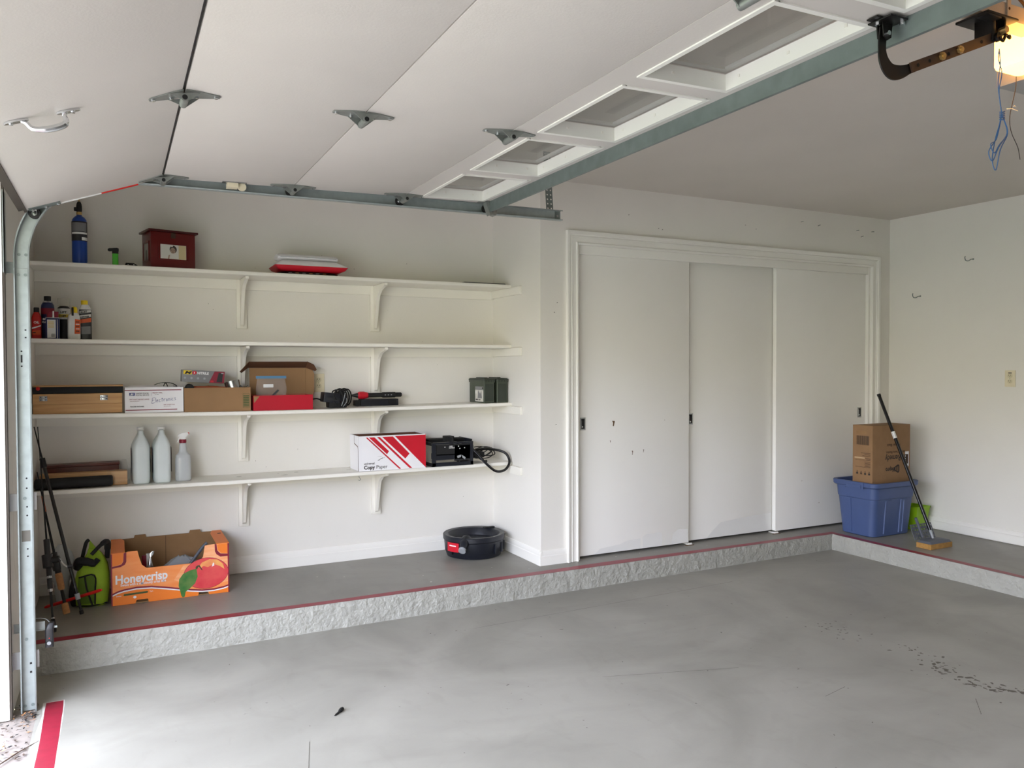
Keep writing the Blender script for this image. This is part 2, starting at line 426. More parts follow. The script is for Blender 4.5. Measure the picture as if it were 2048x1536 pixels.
# closet casing and head fascia
b = MB('trim')
prof = [(0,0),(0,.014),(.005,.019),(.012,.019),(.016,.012),(.022,.010),(.046,.014),(.05,.019),(.055,.014),(.06,.014),(.064,.022),(.08,.026),(.085,.024),(.085,0)]
secs = []
for k in range(4):
    ring = []
    for w, d in prof:
        ring.append(((OX0-w) if k < 2 else (OX1+w), CY-d, (LZ+.001) if k in (0,3) else OZ+w))
    secs.append(ring)
b.loft(secs); struct(b.build('trim_2'), 'moulded white casing around the closet opening')
b = MB('trim')
b.box(OX0, OX1, 4.278, 4.298, 2.098, OZ, 0, .002); b.box(OX0, OX0+.018, 4.275, 4.39, LZ+.001, OZ); b.box(OX1-.018, OX1, 4.275, 4.39, LZ+.001, OZ)
struct(b.build('trim_3'), 'head fascia and side jambs of the closet')

# sliding doors
def closet_door(name, x0, x1, y, hx, scars=(), patches=()):
    b = MB('closet', 'rawwood', 'touchup')
    for P in patches: b.poly([(x, y-.0004, z) for x, z in P], 2)
    b.box(x0, x1, y, y+.034, LZ+.016, 2.125, 0, .0015)
    for (x, z, w, h) in scars:
        b.poly([(x+w*a, y-.0006, z+h*c) for a, c in ((-.5,.5),(.5,.42),(.3,0),(.1,-.5),(-.25,-.45),(-.15,.1))], 1)
    d = struct(b.build(name))
    p = MB('tin', 'blackm', 'chrome')
    for q in ((hx-.019,hx-.013,1.018-.04,1.018+.04),(hx+.013,hx+.019,1.018-.04,1.018+.04),(hx-.013,hx+.013,1.018+.032,1.018+.04),(hx-.013,hx+.013,1.018-.04,1.018-.032)):
        p.box(q[0], q[1], y-.004, y+.001, q[2], q[3], 0)
    p.box(hx-.013, hx+.013, y-.0012, y+.0008, .986, 1.05, 1)
    p.lathe([(.0,-.002),(.006,-.001),(.007,.0)], 10, (hx-.003,y-.001,.998), 'y', 2)
    p.tube([(hx-.008,y-.002,1.04),(hx-.009,y-.003,1.02),(hx-.008,y-.002,.99)], .002, 6, 2)
    p.build('cup_pull', d); return d
closet_door('door_1', OX0+.02, 3.527, 4.302, 2.668, [(2.905,1.012,.022,.036),(2.88,.895,.008,.014),(3.055,.812,.010,.03),(3.145,.82,.008,.02),(3.32,1.02,.004,.006)], [[(2.76,.168),(3.12,.168),(3.12,.235),(3.02,.232),(2.95,.212),(2.80,.2)],[(3.14,.168),(3.30,.168),(3.30,.25),(3.28,.262),(3.17,.258),(3.14,.245)],[(3.38,.168),(3.52,.168),(3.52,.26),(3.44,.268),(3.39,.24)]])
closet_door('door_2', 3.49, 4.40, 4.342, 3.573, [], [[(3.72,.168),(4.33,.168),(4.33,.30),(4.05,.285),(3.85,.27),(3.78,.22)]])
closet_door('door_3', 4.335, OX1-.02, 4.302, 5.215, [(4.60,.52,.012,.004),(4.78,.34,.02,.003)])
for x in (3.535, 4.34):
    t = thing('floor_guide', 'small white guide block under the closet doors %s' % ('where the left and middle doors meet' if x < 4 else 'where the middle and right doors meet'), 'door guide', (x,4.31,LZ), 0, 'closet floor guides')
    g = MB('trim'); g.box(-.018,.018,-.02,.05,0,.006,0,.002); g.box(-.014,.014,-.016,-.01,.006,.013); g.build('base_plate', t)
    g = MB('rawwood'); g.box(-.05,.02,-.034,-.021,0,.0025); g.build('bare_patch', t)

# ------------------------------------------------------------------ shelves
SH = [[(-.385,1.932),(.48,1.931),(2.345,1.926)], [(-.385,1.538),(.47,1.533),(2.345,1.529)],
      [(-.385,1.151),(.57,1.138),(1.13,1.136),(2.345,1.147)], [(-.385,.757),(.57,.748),(1.3,.749),(2.345,.754)]]
def sz(i, x):
    P = SH[i]
    for (a, za), (c, zc) in zip(P, P[1:]):
        if x <= c: return za+(zc-za)*max(0,(x-a))/(c-a)
    return P[-1][1]
SF, TH = 4.668, .021
names = ['topmost', 'second from the top', 'third from the top', 'lowest']
def bracket(i, x, t):
    z = sz(i, x)-TH
    br = MB('shelf')
    br.box(x-.029, x+.029, WB-.021, WB-.001, z-.292, z-.0012, 0, .0015)
    o = br.build('bracket', t)
    g = MB('shelf'); g.prism([(WB-.0215, z-.28),(WB-.0215, z-.002),(4.70, z-.002),(4.70, z-.016),(4.80, z-.038),(WB-.105, z-.07),(WB-.09, z-.1),(WB-.034, z-.27)], 'x', x-.0095, x+.0095); g.build('brace', o)
for i in range(4):
    t = thing('wall_shelf', 'long white painted wall shelf in the recess, the %s of the four' % names[i], 'shelf', (0,0,0), 0, 'white shelves in the recess')
    b = MB('shelf', 'scuff'); n = 40; secs = []
    for k in range(n+1):
        x = WL+.001+(PX-WL-.002)*k/n; z = sz(i, x)
        secs.append([(x,SF+.002,z-TH),(x,WB-.001,z-TH),(x,WB-.001,z),(x,SF+.003,z),(x,SF,z-.004),(x,SF,z-TH+.003)])
    b.loft(secs)
    if i > 1:
        for k in range(9):
            x = R.uniform(.5,2.2); y = R.uniform(4.72,4.9); blob(b, x, y, R.uniform(.004,.012), 1, sz(i,x)+.0006, 6, 2.5, .2)
    b.build('board', t)
    b = MB('shelf')
    secs = []
    for k in range(n+1):
        x = WL+.001+(PX-WL-.002)*k/n; z = sz(i, x)-TH-.0008
        secs.append([(x,WB-.019,z-.058),(x,WB-.0012,z-.058),(x,WB-.0012,z),(x,WB-.019,z)])
    b.loft(secs); b.build('back_cleat', t)
    z = sz(i, PX)-TH
    b = MB('shelf'); b.box(PX-.020, PX-.001, 4.515, WB-.0195, z-.052, z-.001, 0, .0015); b.build('side_cleat', t)
    for x in (.677, 1.496): bracket(i, x, t)
t = thing('cup_hook', 'tiny screw hook under the front of the lowest shelf below the paper box', 'hook', (1.315,4.69,sz(3,1.31)-TH))
g = MB('galvd'); g.tube([(0,0,0),(0,0,-.012),(.006,0,-.018),(.009,0,-.026),(.003,0,-.031),(-.004,0,-.028)], .0014, 6, smooth=3); g.build('hook_wire', t)

# ------------------------------------------------------------------ garage door
SL = math.atan(.02)
GX = thing('garage_door', 'white overhead garage door of four sections, open under the ceiling, with a row of small windows', 'garage door', (.188,0,2.187))
DXF = Matrix.Rotation(-SL, 4, 'Y')
th1 = math.atan2(2.187-2.008, .188+.304)
TXF = Matrix.Rotation(PI-th1, 4, 'Y')     # local +x runs down the bottom section
# for the bottom section: u from the joint towards the bottom edge, w away from the inner face (up and out)
def bot(u, y, w):
    d = Vector((-math.cos(th1), 0, -math.sin(th1))); n = Vector((-math.sin(th1), 0, math.cos(th1)))
    return d*u+Vector((0,y,0))+n*w
Y0, Y1 = -1.06, 3.645
def secbox(b, u0, u1, y0, y1, w0, w1, mi=0, bottom=False, bev=0):
    k = MB(); k.mats = b.mats; k.box(u0, u1, y0, y1, w0, w1, 0, bev)
    vs = [bot(v.x, v.y, v.z) if bottom else DXF @ v for v in k.v]
    b.add(vs, k.f, mi)
U = [0, .534, 1.056, 1.553]
b = MB('panel'); secbox(b, .006, .5236, Y0, Y1, 0, .046, 0, True, .0015); b.build('door_section', GX)
for k in range(2):
    b = MB('panel'); secbox(b, U[k]+.003, U[k+1]-.0012, Y0, Y1, 0, .046, 0, False, .0015); b.build('door_section', GX)
WIN = [(3.122,3.592),(2.535,3.02),(1.937,2.432),(1.342,1.842),(.745,1.24),(.152,.647),(-.441,.054),(-1.02,-.54)]
a0, a1 = 1.343-.188, 1.648-.188
b = MB('panel')
secbox(b, U[2]+.0012, a0, Y0, Y1, 0, .046); secbox(b, a1, U[3], Y0, Y1, 0, .046)
ys = [Y1]+[v for w in WIN for v in (w[1], w[0])]+[Y0]
for k in range(0, len(ys), 2): secbox(b, a0, a1, ys[k+1], ys[k], 0, .046)
b.build('door_section', GX)
for (y0, y1) in WIN:
    f = MB('wframe', 'shelf'); e = .012
    for q in ((a0-e,a0+.004,y0-e,y1+e),(a1-.004,a1+e,y0-e,y1+e),(a0,a1,y0-e,y0+.004),(a0,a1,y1-.004,y1+e)): secbox(f, *q, -.004, .0, 0)
    for q in ((a0,a0+.004,y0,y1),(a1-.004,a1,y0,y1),(a0,a1,y0,y0+.004),(a0,a1,y1-.004,y1)): secbox(f, *q, 0, .044)
    i2 = .022
    for q in ((a0+.004,a0+i2,y0+.004,y1-.004),(a1-i2,a1-.004,y0+.004,y1-.004),(a0+.004,a1-.004,y0+.004,y0+i2),(a0+.004,a1-.004,y1-i2,y1-.004)): secbox(f, *q, .05, .058)
    for yy in (y0+.06, (y0+y1)/2, y1-.06): secbox(f, a1-.006, a1-.0035, yy-.004, yy+.004, .018, .026, 1)
    secbox(f, a0+.1, a0+.108, y1-.006, y1-.0035, .018, .026, 1); secbox(f, a1-.06, a1-.052, y1-.006, y1-.0035, .018, .026, 1)
    o = f.build('window', GX)
    g = MB('glass'); secbox(g, a0+.0045, a1-.0045, y0+.0045, y1-.0045, .0455, .0495); g.build('pane', o)
b = MB('rubber'); secbox(b, -.001, .005, Y0, Y1-.004, .004, .04, 0, True); b.build('joint_seal', GX)
b = MB('brownstrip', 'rubber')
k = MB('rubber'); k.box(.524, .534, Y0, Y1+.012, -.004, .05); k.box(.534,.552,Y0,Y1+.012,.006,.03)
b.add([bot(v.x,v.y,v.z) for v in k.v], k.f, 0); b.build('weatherstrip', GX)
# reflective tape on the end stile of the bottom section
b = MB('panel', 'handred', 'white'); secbox(b, .01, .52, Y1+.0005, Y1+.012, .002, .04, 0, True)
secbox(b, .10, .245, Y1+.006, Y1+.014, -.003, .012, 1, True); secbox(b, .245, .40, Y1+.006, Y1+.014, -.003, .010, 2, True)
b.build('end_stile', GX)
b = MB('panel'); secbox(b, .003, U[3]-.005, Y1+.0005, Y1+.01, .004, .042); b.build('end_stile', GX)

def hinge(u, y, edge=False):
    h = MB('hinge', 'chrome', 'blackm')
    cen = DXF @ Vector((u, y, 0))
    def pt(a, yy, w):        # a<0: towards the lower section
        if u == 0 and a < 0: return bot(-a, y+yy, w)
        return DXF @ Vector((u+a, y+yy, w))
    for s in (-1, 1):
        pl = [(s*.004,-.036),(s*.045,-.03),(s*.098,-.012),(s*.1,0.0),(s*.098,.012),(s*.045,.03),(s*.004,.036)]
        h.loft([[pt(a, yy, -.0005) for a, yy in pl], [pt(a, yy, -.0035) for a, yy in pl]])
        for (a, yy) in ((.088,0),(.036,.016)):
            h.loft([[pt(s*a+.006*math.cos(t*PI/3), yy+.006*math.sin(t*PI/3), w) for t in range(6)] for w in (-.0035,-.0085)], 1)
    for yy in (-.03, .027):   # gusset ears
        pl = [(-.045,-.003),(-.006,-.034),(.006,-.034),(.045,-.003)]
        h.loft([[pt(a, yy, w) for a, w in pl], [pt(a, yy+.003, w) for a, w in pl]])
    c0, c1 = pt(0,-.036,-.024), pt(0,.036,-.024)
    c0.x = c1.x = cen.x; 
    h.tube([c0, c1], .0115, 14); h.tube([c0+Vector((0,-.0006,0)), c0+Vector((0,.0005,0))], .0075, 12, 2)
    o = h.build('hinge', GX)
    if edge:
        rzz = 2.186+(cen.x+.188-.031)*.0052-2.187; r = MB('rubber', 'tin'); r.lathe([(.008,-.006),(.021,-.006),(.0225,-.003),(.0225,.003),(.021,.006),(.008,.006)], 18, (cen.x, 3.683, rzz), 'y', 0)
        r.lathe([(.0,-.0085),(.010,-.0085),(.012,-.006),(.012,.004)], 14, (cen.x, 3.683, rzz), 'y', 1)
        r.tube([(cen.x,y-.02,rzz),(cen.x,3.684,rzz)], .005, 8, 1); r.build('roller', o)
for u in (0, .534, 1.056):
    hinge(u, 2.488); hinge(u, 3.605, True); hinge(u, 1.31); hinge(u, .13); hinge(u, -1.0)
# bottom corner bracket with its roller
h = MB('galvd', 'chrome')
secbox(h, .40, .516, Y1-.035, Y1+.012, -.0025, -.0002, 0, True); secbox(h, .40, .516, Y1+.012, Y1+.0145, -.003, .022, 0, True)
for (uu) in (.41, .455, .495):
    q = bot(uu, Y1+.003, -.003); h.lathe([(.006,-.005),(.006,0)], 8, tuple(q), 'z', 1)
o = h.build('corner_bracket', GX)
rx, rz = -.281-.188, 2.006-2.187
r = MB('rubber', 'tin'); r.lathe([(.008,-.006),(.021,-.006),(.0225,-.003),(.0225,.003),(.021,.006),(.008,.006)], 18, (rx,3.683,rz), 'y', 0)
r.lathe([(0,-.0085),(.010,-.0085),(.012,-.006),(.012,.004)], 14, (rx,3.683,rz), 'y', 1); r.tube([(rx,3.62,rz),(rx,3.684,rz)], .005, 8, 1); r.build('roller', o)
# lift handle
h = MB('chrome')
hy = 2.44
for uu in (.440, .312):
    h.loft([[bot(uu+.03*math.cos(t*PI/6)*(1), hy+.011*math.sin(t*PI/6), w) for t in range(12)] for w in (-.0005,-.004,-.006)])
h.tube([bot(.428,hy,-.004), bot(.418,hy,-.012), bot(.41,hy,-.028), bot(.385,hy,-.036), bot(.36,hy,-.038), bot(.335,hy,-.035), bot(.325,hy,-.026), bot(.325,hy,-.012), bot(.318,hy,-.004)], [.005,.006,.007,.0085,.009,.0085,.007,.006,.005], 10, smooth=3)
for uu in (.452, .30): h.lathe([(.005,-.006),(.004,0)], 8, tuple(bot(uu,hy,-.004)), 'z')
h.build('lift_handle', GX)
# side lock near the top corner of the second section
h = MB('cream', 'tin'); secbox(h, .255, .30, Y1-.03, Y1+.02, -.022, -.004, 0); secbox(h, .235, .335, Y1-.035, Y1-.005, -.004, -.0003, 1)
k = MB('cream'); k.lathe([(.018,-.004),(.018,.004)], 16, (.188+.317-.188, Y1-.012, -.016), 'y'); h.add([DXF @ v for v in k.v], k.f, 0); h.build('side_lock', GX)
# top strut
s = MB('galvd'); x0 = U[3]-.052
def strut(bb, y0, y1):
    pr = [(0,0),(.05,0),(.05,-.012),(.048,-.012),(.048,-.002),(.002,-.002),(.002,-.05),(.012,-.05),(.012,-.052),(0,-.052)]
    bb.loft([[DXF @ Vector((x0+a, yy, w-.0004)) for a, w in pr] for yy in (y0, y1)])
strut(s, Y0, Y1-.02); o = s.build('strut', GX)
# top roller carrier
h = MB('hinge', 'chrome')
for q in ((1.475,1.50),(1.53,1.55)):
    k = MB('hinge'); k.box(-.009,.009,3.60,3.64,-.07,-.002)
    xf = Matrix.Translation((q[0]+.012,0,0)) @ Matrix.Rotation(-.35 if q[0] < 1.5 else .25, 4, 'Y')
    h.add([DXF @ (xf @ v) for v in k.v], k.f, 0)
secbox(h, 1.45, 1.553, 3.59, Y1, -.003, -.0004)
o = h.build('top_bracket', GX)
r = MB('rubber', 'tin'); q = DXF @ Vector((1.515,0,0)); q.z = 2.186+(q.x+.157)*.0052-2.187
r.lathe([(.008,-.006),(.021,-.006),(.0225,0),(.021,.006),(.008,.006)], 18, (q.x,3.683,q.z), 'y'); r.tube([(q.x,3.62,q.z),(q.x,3.685,q.z)], .005, 8, 1); r.build('roller', o)

# ------------------------------------------------------------------ track
TY = 3.70
T = thing('door_track', 'galvanised steel door track with an upright, a curved and a long overhead channel', 'track', (-.329,TY,fz(-.33)+.001))
def tr(p): return (p[0]+.329, p[1]-TY, p[2]-fz(-.33)-.001)
tp = [(-.027,0),(-.027,-.026),(-.022,-.028),(-.022,-.0265),(-.0255,-.0245),(-.0255,-.0016),(.0255,-.0016),(.0255,-.0245),(.022,-.0265),(.022,-.028),(.027,-.026),(.027,0)]
def chan(path):
    secs = []
    for (x, z, nx_, nz_) in path: secs.append([tr((x+nx_*n, TY+d, z+nz_*n)) for n, d in tp])
    return secs
rc = .36; cxz = (-.329+rc, 2.186-rc)
b = MB('galv', 'blackm', 'scuff', 'galvd'); b.loft(chan([(-.329, fz(-.33)+.001, 1, 0), (-.329, 1.785, 1, 0)]))
yy = -.0016-.0004
def dot(b, x, z, r=.0035, mi=1): b.poly([(x+r*math.cos(k*PI/4)-0, yy, z+r*math.sin(k*PI/4)) for k in range(8)], mi)
for z in (.19, .155): b.box(.008-.004, .008+.004, yy, yy+.0003, z-.004, z+.004, 1)
for z in (.94, .90, .825, .79, .655, .625): dot(b, .004, z)
b.box(-.016, .014, yy, yy+.0003, .685, .73, 2)
for z in (1.535, 1.505): b.box(.006, .012, yy, yy+.0003, z-.003, z+.003, 1)
dot(b, -.006, 1.45); b.box(-.009, -.003, yy, yy+.0003, 1.405, 1.435, 1); dot(b, -.006, 1.39)
for (x, z) in ((-.012,1.755),(.012,1.755),(-.014,.02),(.012,.022),(-.004,.86),(-.006,.29)): b.lathe([(.006,-.004),(.006,-.0025),(.004,0)], 10, (x,yy+.001,z), 'y', 3)
b.build('upright_channel', T)
b = MB('galv', 'galvd'); path = [(-.329, 1.786, 1, 0)]+[(cxz[0]-rc*math.cos(a), cxz[1]+rc*math.sin(a), math.cos(a), -math.sin(a)) for a in [PI/2*k/24 for k in range(25)]]
b.loft(chan(path))
for (x, z) in ((-.012,1.835),(.012,1.835)): b.lathe([(.006,-.004),(.006,-.0025),(.004,0)], 10, (x+.003,yy+.001,z), 'y', 1)
b.build('curved_channel', T)
b = MB('galv', 'blackm', 'chrome')
b.loft(chan([(cxz[0], 2.186, 0, -1), (2.155, 2.197, 0, -1)]))
b.build('overhead_channel', T)
def perforated(b, x0, x1, z0, z1, y, nx, nz, r, xf=None, th=.002):
    for i in range(nx):
        for k in range(nz):
            cx = x0+(x1-x0)*(i+.5)/nx; cz = z0+(z1-z0)*(k+.5)/nz; hx = (x1-x0)/nx/2; hz = (z1-z0)/nz/2
            sq = [(hx,0),(hx,hz),(0,hz),(-hx,hz),(-hx,0),(-hx,-hz),(0,-hz),(hx,-hz)]
            ci = [(r*math.cos(a*PI/4), r*math.sin(a*PI/4)) for a in range(8)]
            v = [(cx+p, yv, cz+q) for yv in (y, y+th) for p, q in sq+ci]
            f = []
            for j in range(8):
                m = (j+1) % 8
                f += [(j,m,8+m,8+j),(16+j,24+j,24+m,16+m),(8+j,8+m,24+m,24+j),(j,16+j,16+m,m)]
            b.add(v, f, 0, xf)
b = MB('galvd')
o0 = tr((2.075,TY+.004,2.175))
sh = Matrix.Identity(4); sh[0][2] = -.06
perforated(b, 0, .042, 0, .36, 0, 2, 15, .0045, Matrix.Translation(o0) @ sh)
b.build('hanger_strap', T)
b = MB('galvd', 'tin'); q = tr((2.12,TY-.003,2.175)); b.box(q[0], q[0]+.03, q[1], q[1]+.001, q[2]-.002, q[2]+.045); b.lathe([(.007,-.006),(.005,0)], 8, (q[0]+.012,q[1],q[2]+.02), 'y', 1); b.build('end_bolt_plate', T)
def jamb_bracket(z0, z1, mt, yb):
    b = MB(mt, 'scuff'); q0 = tr((WL+.001,yb,z0)); q1 = tr((-.292,yb+.0025,z1)); b.box(q0[0], q1[0], q0[1], q1[1], q0[2], q1[2])
    b.box(q0[0], q0[0]+.002, q0[1]-.035, q1[1], q0[2], q1[2]); b.build('jamb_bracket', T)
jamb_bracket(.815, .885, 'steelw', TY+.002); jamb_bracket(.175, .245, 'steelw', TY+.002)
b = MB('galv', 'scuff'); q = tr((WL+.001,3.62,1.76)); b.box(q[0], q[0]+.002, q[1], q[1]+.09, q[2], q[2]+.32); b.box(q[0], q[0]+.055, q[1]+.082, q[1]+.084, q[2]+.005, q[2]+.05)
b.build('flag_bracket', T)

# ------------------------------------------------------------------ door opener and cords
OY = 1.32
O = thing('garage_door_opener', 'overhead garage door opener with a black bent arm, rail and lit lamp cover', 'door opener', (1.66,OY,2.20))
def op(p): return (p[0]-1.66, p[1]-OY, p[2]-2.20)
def shift(k, b, mi=None):
    b.add([op(v) for v in k.v], k.f, 0)
    for i in range(len(k.f)): b.m[len(b.m)-len(k.f)+i] = k.m[i] if mi is None else mi
def opart(name, fn, *mats, parent=O):
    k = MB(*mats); fn(k); b = MB(*mats); shift(k, b); return b.build(name, parent)
ARM = [(1.655,2.185),(1.650,2.15),(1.655,2.125),(1.675,2.102),(1.70,2.097),(1.735,2.108),(1.77,2.123)]
def armfn(k):
    P = spline([(x,0,z) for x, z in [(1.652,2.195),(1.648,2.15),(1.655,2.118),(1.678,2.098),(1.71,2.1),(1.75,2.116),(1.80,2.138)]], 5)
    secs = []
    for i, p in enumerate(P):
        t = (P[min(i+1,len(P)-1)]-P[max(i-1,0)]).normalized(); n = Vector((-t.z,0,t.x)); h = .012+.007*math.sin(PI*min(1,max(0,(i-6)/18)))
        secs.append([(p.x+n.x*h, OY-.020, p.z+n.z*h),(p.x-n.x*h, OY-.020, p.z-n.z*h),(p.x-n.x*h, OY-.016, p.z-n.z*h),(p.x+n.x*h, OY-.016, p.z+n.z*h)])
    k.loft(secs)
arm = opart('arm', armfn, 'armblk')
def barfn(k):
    d = Vector((.33,0,.135)).normalized(); n = Vector((-d.z,0,d.x)); a = Vector((1.745,0,2.115)); e = Vector((2.075,0,2.25))
    k.loft([[(a.x+n.x*h, y, a.z+n.z*h) for h, y in ((.0125,OY-.026),(-.0125,OY-.026),(-.0125,OY-.0215),(.0125,OY-.0215))], [(e.x+n.x*h, y, e.z+n.z*h) for h, y in ((.0125,OY-.026),(-.0125,OY-.026),(-.0125,OY-.0215),(.0125,OY-.0215))]])
    for f in (.07,.2,.42,.82,.95):
        p = a+(e-a)*f; k.lathe([(.0045,OY-.0268),(.0045,OY-.0262)], 10, (p.x,0,p.z), 'y', 1)
    for f in (.33,.54):
        p = a+(e-a)*f; k.lathe([(.010,OY-.034),(.010,OY-.027)], 6, (p.x,0,p.z), 'y', 2); k.lathe([(.006,OY-.037),(.006,OY-.034)], 10, (p.x,0,p.z), 'y', 2)
opart('arm_extension', barfn, 'bronze', 'blackm', 'brass', parent=O)
def brfn(k):
    k.box(1.61,1.685,OY-.035,OY-.005,2.209,2.2125,0,.001); k.box(1.625,1.685,OY-.06,OY+.004,2.205,2.2088,0,.001)
    for y in (OY-.028, OY-.012): k.prism([(1.638,2.205),(1.672,2.205),(1.668,2.172),(1.655,2.164),(1.642,2.172)], 'y', y, y+.003)
    k.lathe([(.006,OY-.033),(.006,OY-.028)], 10, (1.655,0,2.18), 'y', 1); k.lathe([(.006,2.197),(.006,2.205)], 6, (1.68,OY-.048,0), 'z', 1); k.lathe([(.006,2.197),(.006,2.205)], 6, (1.63,OY-.02,0), 'z', 1)
opart('door_bracket', brfn, 'armblk', 'chrome')
def trfn(k):
    k.box(2.02,2.15,OY-.04,OY+.05,2.298,2.305,0,.002); k.box(2.0,2.06,OY-.05,OY-.02,2.285,2.29,0,.001)
    k.box(2.055,2.068,OY-.03,OY+.02,2.235,2.30,0,.002); k.box(2.068,2.105,OY-.012,OY+.018,2.25,2.298,1,.002)
    k.box(2.105,2.112,OY-.03,OY+.02,2.26,2.30,0,.001)
    k.lathe([(.009,OY-.05),(.009,OY-.031)], 10, (2.083,0,2.262), 'y', 2); k.tube([(2.075,OY-.035,2.245),(2.09,OY-.036,2.238),(2.1,OY-.036,2.255),(2.118,OY-.036,2.25),(2.125,OY-.03,2.26)], .004, 7, 0, smooth=3)
    k.lathe([(.012,OY-.036),(.012,OY-.026)], 12, (2.075,0,2.247), 'y', 0)
opart('trolley', trfn, 'armblk', 'bronze', 'brass')
def railfn(k):
    k.box(-.3,2.30,OY+.0,OY+.03,2.322,2.366); k.box(-.3,2.30,OY-.012,OY+.042,2.314,2.3215)
    k.tube([(2.1,OY-.01,2.385),(2.2,OY-.01,2.38),(2.32,OY+.02,2.36),(2.45,OY+.04,2.35)], .004, 6, 1, smooth=4)
    k.box(2.16,2.175,OY-.004,OY+.0,2.325,2.375,0); k.lathe([(.004,OY-.005),(.004,OY-.0045)], 8, (2.167,0,2.35), 'y', 1)
opart('rail', railfn, 'railm', 'inkbrown')
def hfn(k):
    k.box(2.438,2.82,OY-.20,OY+.20,2.241,2.40,0,.01); k.box(2.6,2.63,OY-.15,OY-.12,2.40,2.54,1); k.box(2.6,2.63,OY+.12,OY+.15,2.40,2.54,1)
    k.box(2.30,2.44,OY-.02,OY+.05,2.352,2.366,1)
    for i in range(8): k.box(2.50+i*.035,2.515+i*.035,OY+.1995,OY+.2005,2.28,2.37,1)
opart('motor_housing', hfn, 'head', 'galvd')
def lfn(k):
    P = []
    for (z, ins) in ((2.249,.010),(2.252,.003),(2.262,0),(2.335,0),(2.342,.003)):
        P.append(rrect(2.370,OY,.062-ins,.13-ins,.014,z,5))
    k.loft(P)
opart('lamp_lens', lfn, 'lens')
opart('lens_rim', lambda k: k.box(2.302,2.436,OY-.135,OY+.135,2.3425,2.3505,0,.002), 'bronze')

c = thing('pull_cord', 'knotted loops of blue cord hanging from the opener trolley', 'cord', (2.11,OY-.012,2.235))
b = MB('bluecord')
def cp(*P): return [(x-2.11, (y), z-2.235) for x, y, z in P]
b.tube(cp((2.112,0,2.23),(2.12,.002,2.19),(2.115,.004,2.14),(2.122,.002,2.09),(2.128,0,2.055)), .0013, 5, smooth=4)
b.tube(cp((2.112,0,2.23),(2.106,-.002,2.2),(2.118,-.004,2.165),(2.11,-.002,2.12),(2.12,0,2.08),(2.13,0,2.05)), .0013, 5, smooth=4)
for (dx, dz, s) in ((-.05,-.105,1),(-.035,-.125,1.2),(-.042,-.085,.8)):
    b.tube(cp((2.128,.002*s,2.058),(2.128-.005*s,.004,2.03),(2.11,.006*s,1.99),(2.128+dx,.004,2.06+dz),(2.128+dx+.01,0,2.045+dz-.01*s),(2.128+dx*.4,-.004*s,2.0+dz*.3),(2.145,-.004*s,2.01),(2.134,0,2.05)), .0014, 5, smooth=5)
for k in range(5): b.tube([(.018+.006*math.cos(t*PI/4), .006*math.sin(t*PI/4), -.17-k*.005+.002*math.sin(t)) for t in range(9)], .0016, 5)
b.build('knotted_cord', c)
w = thing('antenna_cord', 'thin dark antenna wire dangling beside the lit opener lamp', 'wire', (2.425,OY+.13,2.248))
b = MB('ink'); b.tube([(0,0,.005),(-.002,0,-.03),(-.018,.0,-.08),(-.03,0,-.125),(-.02,0,-.165),(.012,0,-.205),(.024,0,-.24)], .0011, 5, smooth=5); b.build('wire_strand', w)
tie = MB('white'); tie.tube([(-.045,0,-.098),(-.02,-.001,-.094),(.01,0,-.096)], .001, 5); tie.tube([(-.012,0,-.086),(-.005,0,-.082),(.004,.002,-.084)], .001, 5); tie.build('zip_tie', w)

# ------------------------------------------------------------------ things on the topmost shelf
def on_shelf(i, x, y): return (x, y, sz(i, x)+.0008)
def bottle(b, prof, n=20, mi=0, c=(0,0,0)): b.lathe(prof, n, c, 'z', mi)
t = thing('propane_torch', 'blue propane gas cylinder with a black torch head on the topmost shelf', 'gas torch', on_shelf(0,-.161,4.765))
b = MB('propane'); b.lathe([(.030,0),(.034,.006),(.036,.02),(.0365,.215),(.034,.236),(.024,.25),(.014,.257),(.013,.262)], 28); b.build('cylinder', t)
b = MB('labelblk', 'labelgry', 'white')
def band(b, r, z0, z1, a0, a1, mi, n=14): b.loft([[(r*math.cos(a0+(a1-a0)*i/n), r*math.sin(a0+(a1-a0)*i/n), z) for i in range(n+1)] for z in (z0, z1)], mi, cap=False, close=False)
band(b, .0369, .122, .225, PI, 2*PI, 0); band(b, .0371, .172, .218, PI+.5, 2*PI-.5, 1); band(b, .0372, .158, .168, PI+.45, 2*PI-.3, 2); band(b, .0372, .126, .142, PI+1.9, 2*PI-.15, 2)
b.build('label', t)
b = MB('brass'); b.lathe([(.013,.262),(.0135,.264),(.0135,.276),(.011,.278)], 16); b.build('collar', t)
b = MB('blackm'); b.lathe([(.012,.278),(.014,.285),(.014,.305),(.012,.32),(.007,.332)], 14); b.lathe([(.009,-.024),(.0105,-.02),(.0105,-.002)], 10, (0,0,.292), 'x'); b.build('torch_head', t)
b = MB('brass'); b.tube([(0,0,.33),(0,0,.36),(.004,0,.385)], .0032, 8); b.build('burner_tube', t)
t = thing('lighter', 'small bright green torch lighter with a black nozzle on the topmost shelf', 'lighter', on_shelf(0,.007,4.76))
b = MB('greenlight'); b.loft([rrect(0,0,.0145,.010,.006,z) for z in (0,.002,.068)]); b.build('fuel_tank', t)
b = MB('blackm'); b.loft([rrect(0,0,.0155,.011,.006,z) for z in (.0684,.082)]); b.prism([(-.016,.082),(.017,.082),(.017,.096),(.008,.099),(-.03,.095),(-.036,.091),(-.036,.084),(-.028,.080)], 'y', -.009, .009); b.build('nozzle', t)
t = thing('folding_knife', 'small black folded pocket tool lying left of the red keepsake box', 'pocket tool', on_shelf(0,.088,4.74))
b = MB('blackm'); b.prism([(-.034,0),(.036,0),(.02,.012),(.008,.019),(-.03,.019),(-.035,.012)], 'y', -.012, .012); b.build('grip', t)
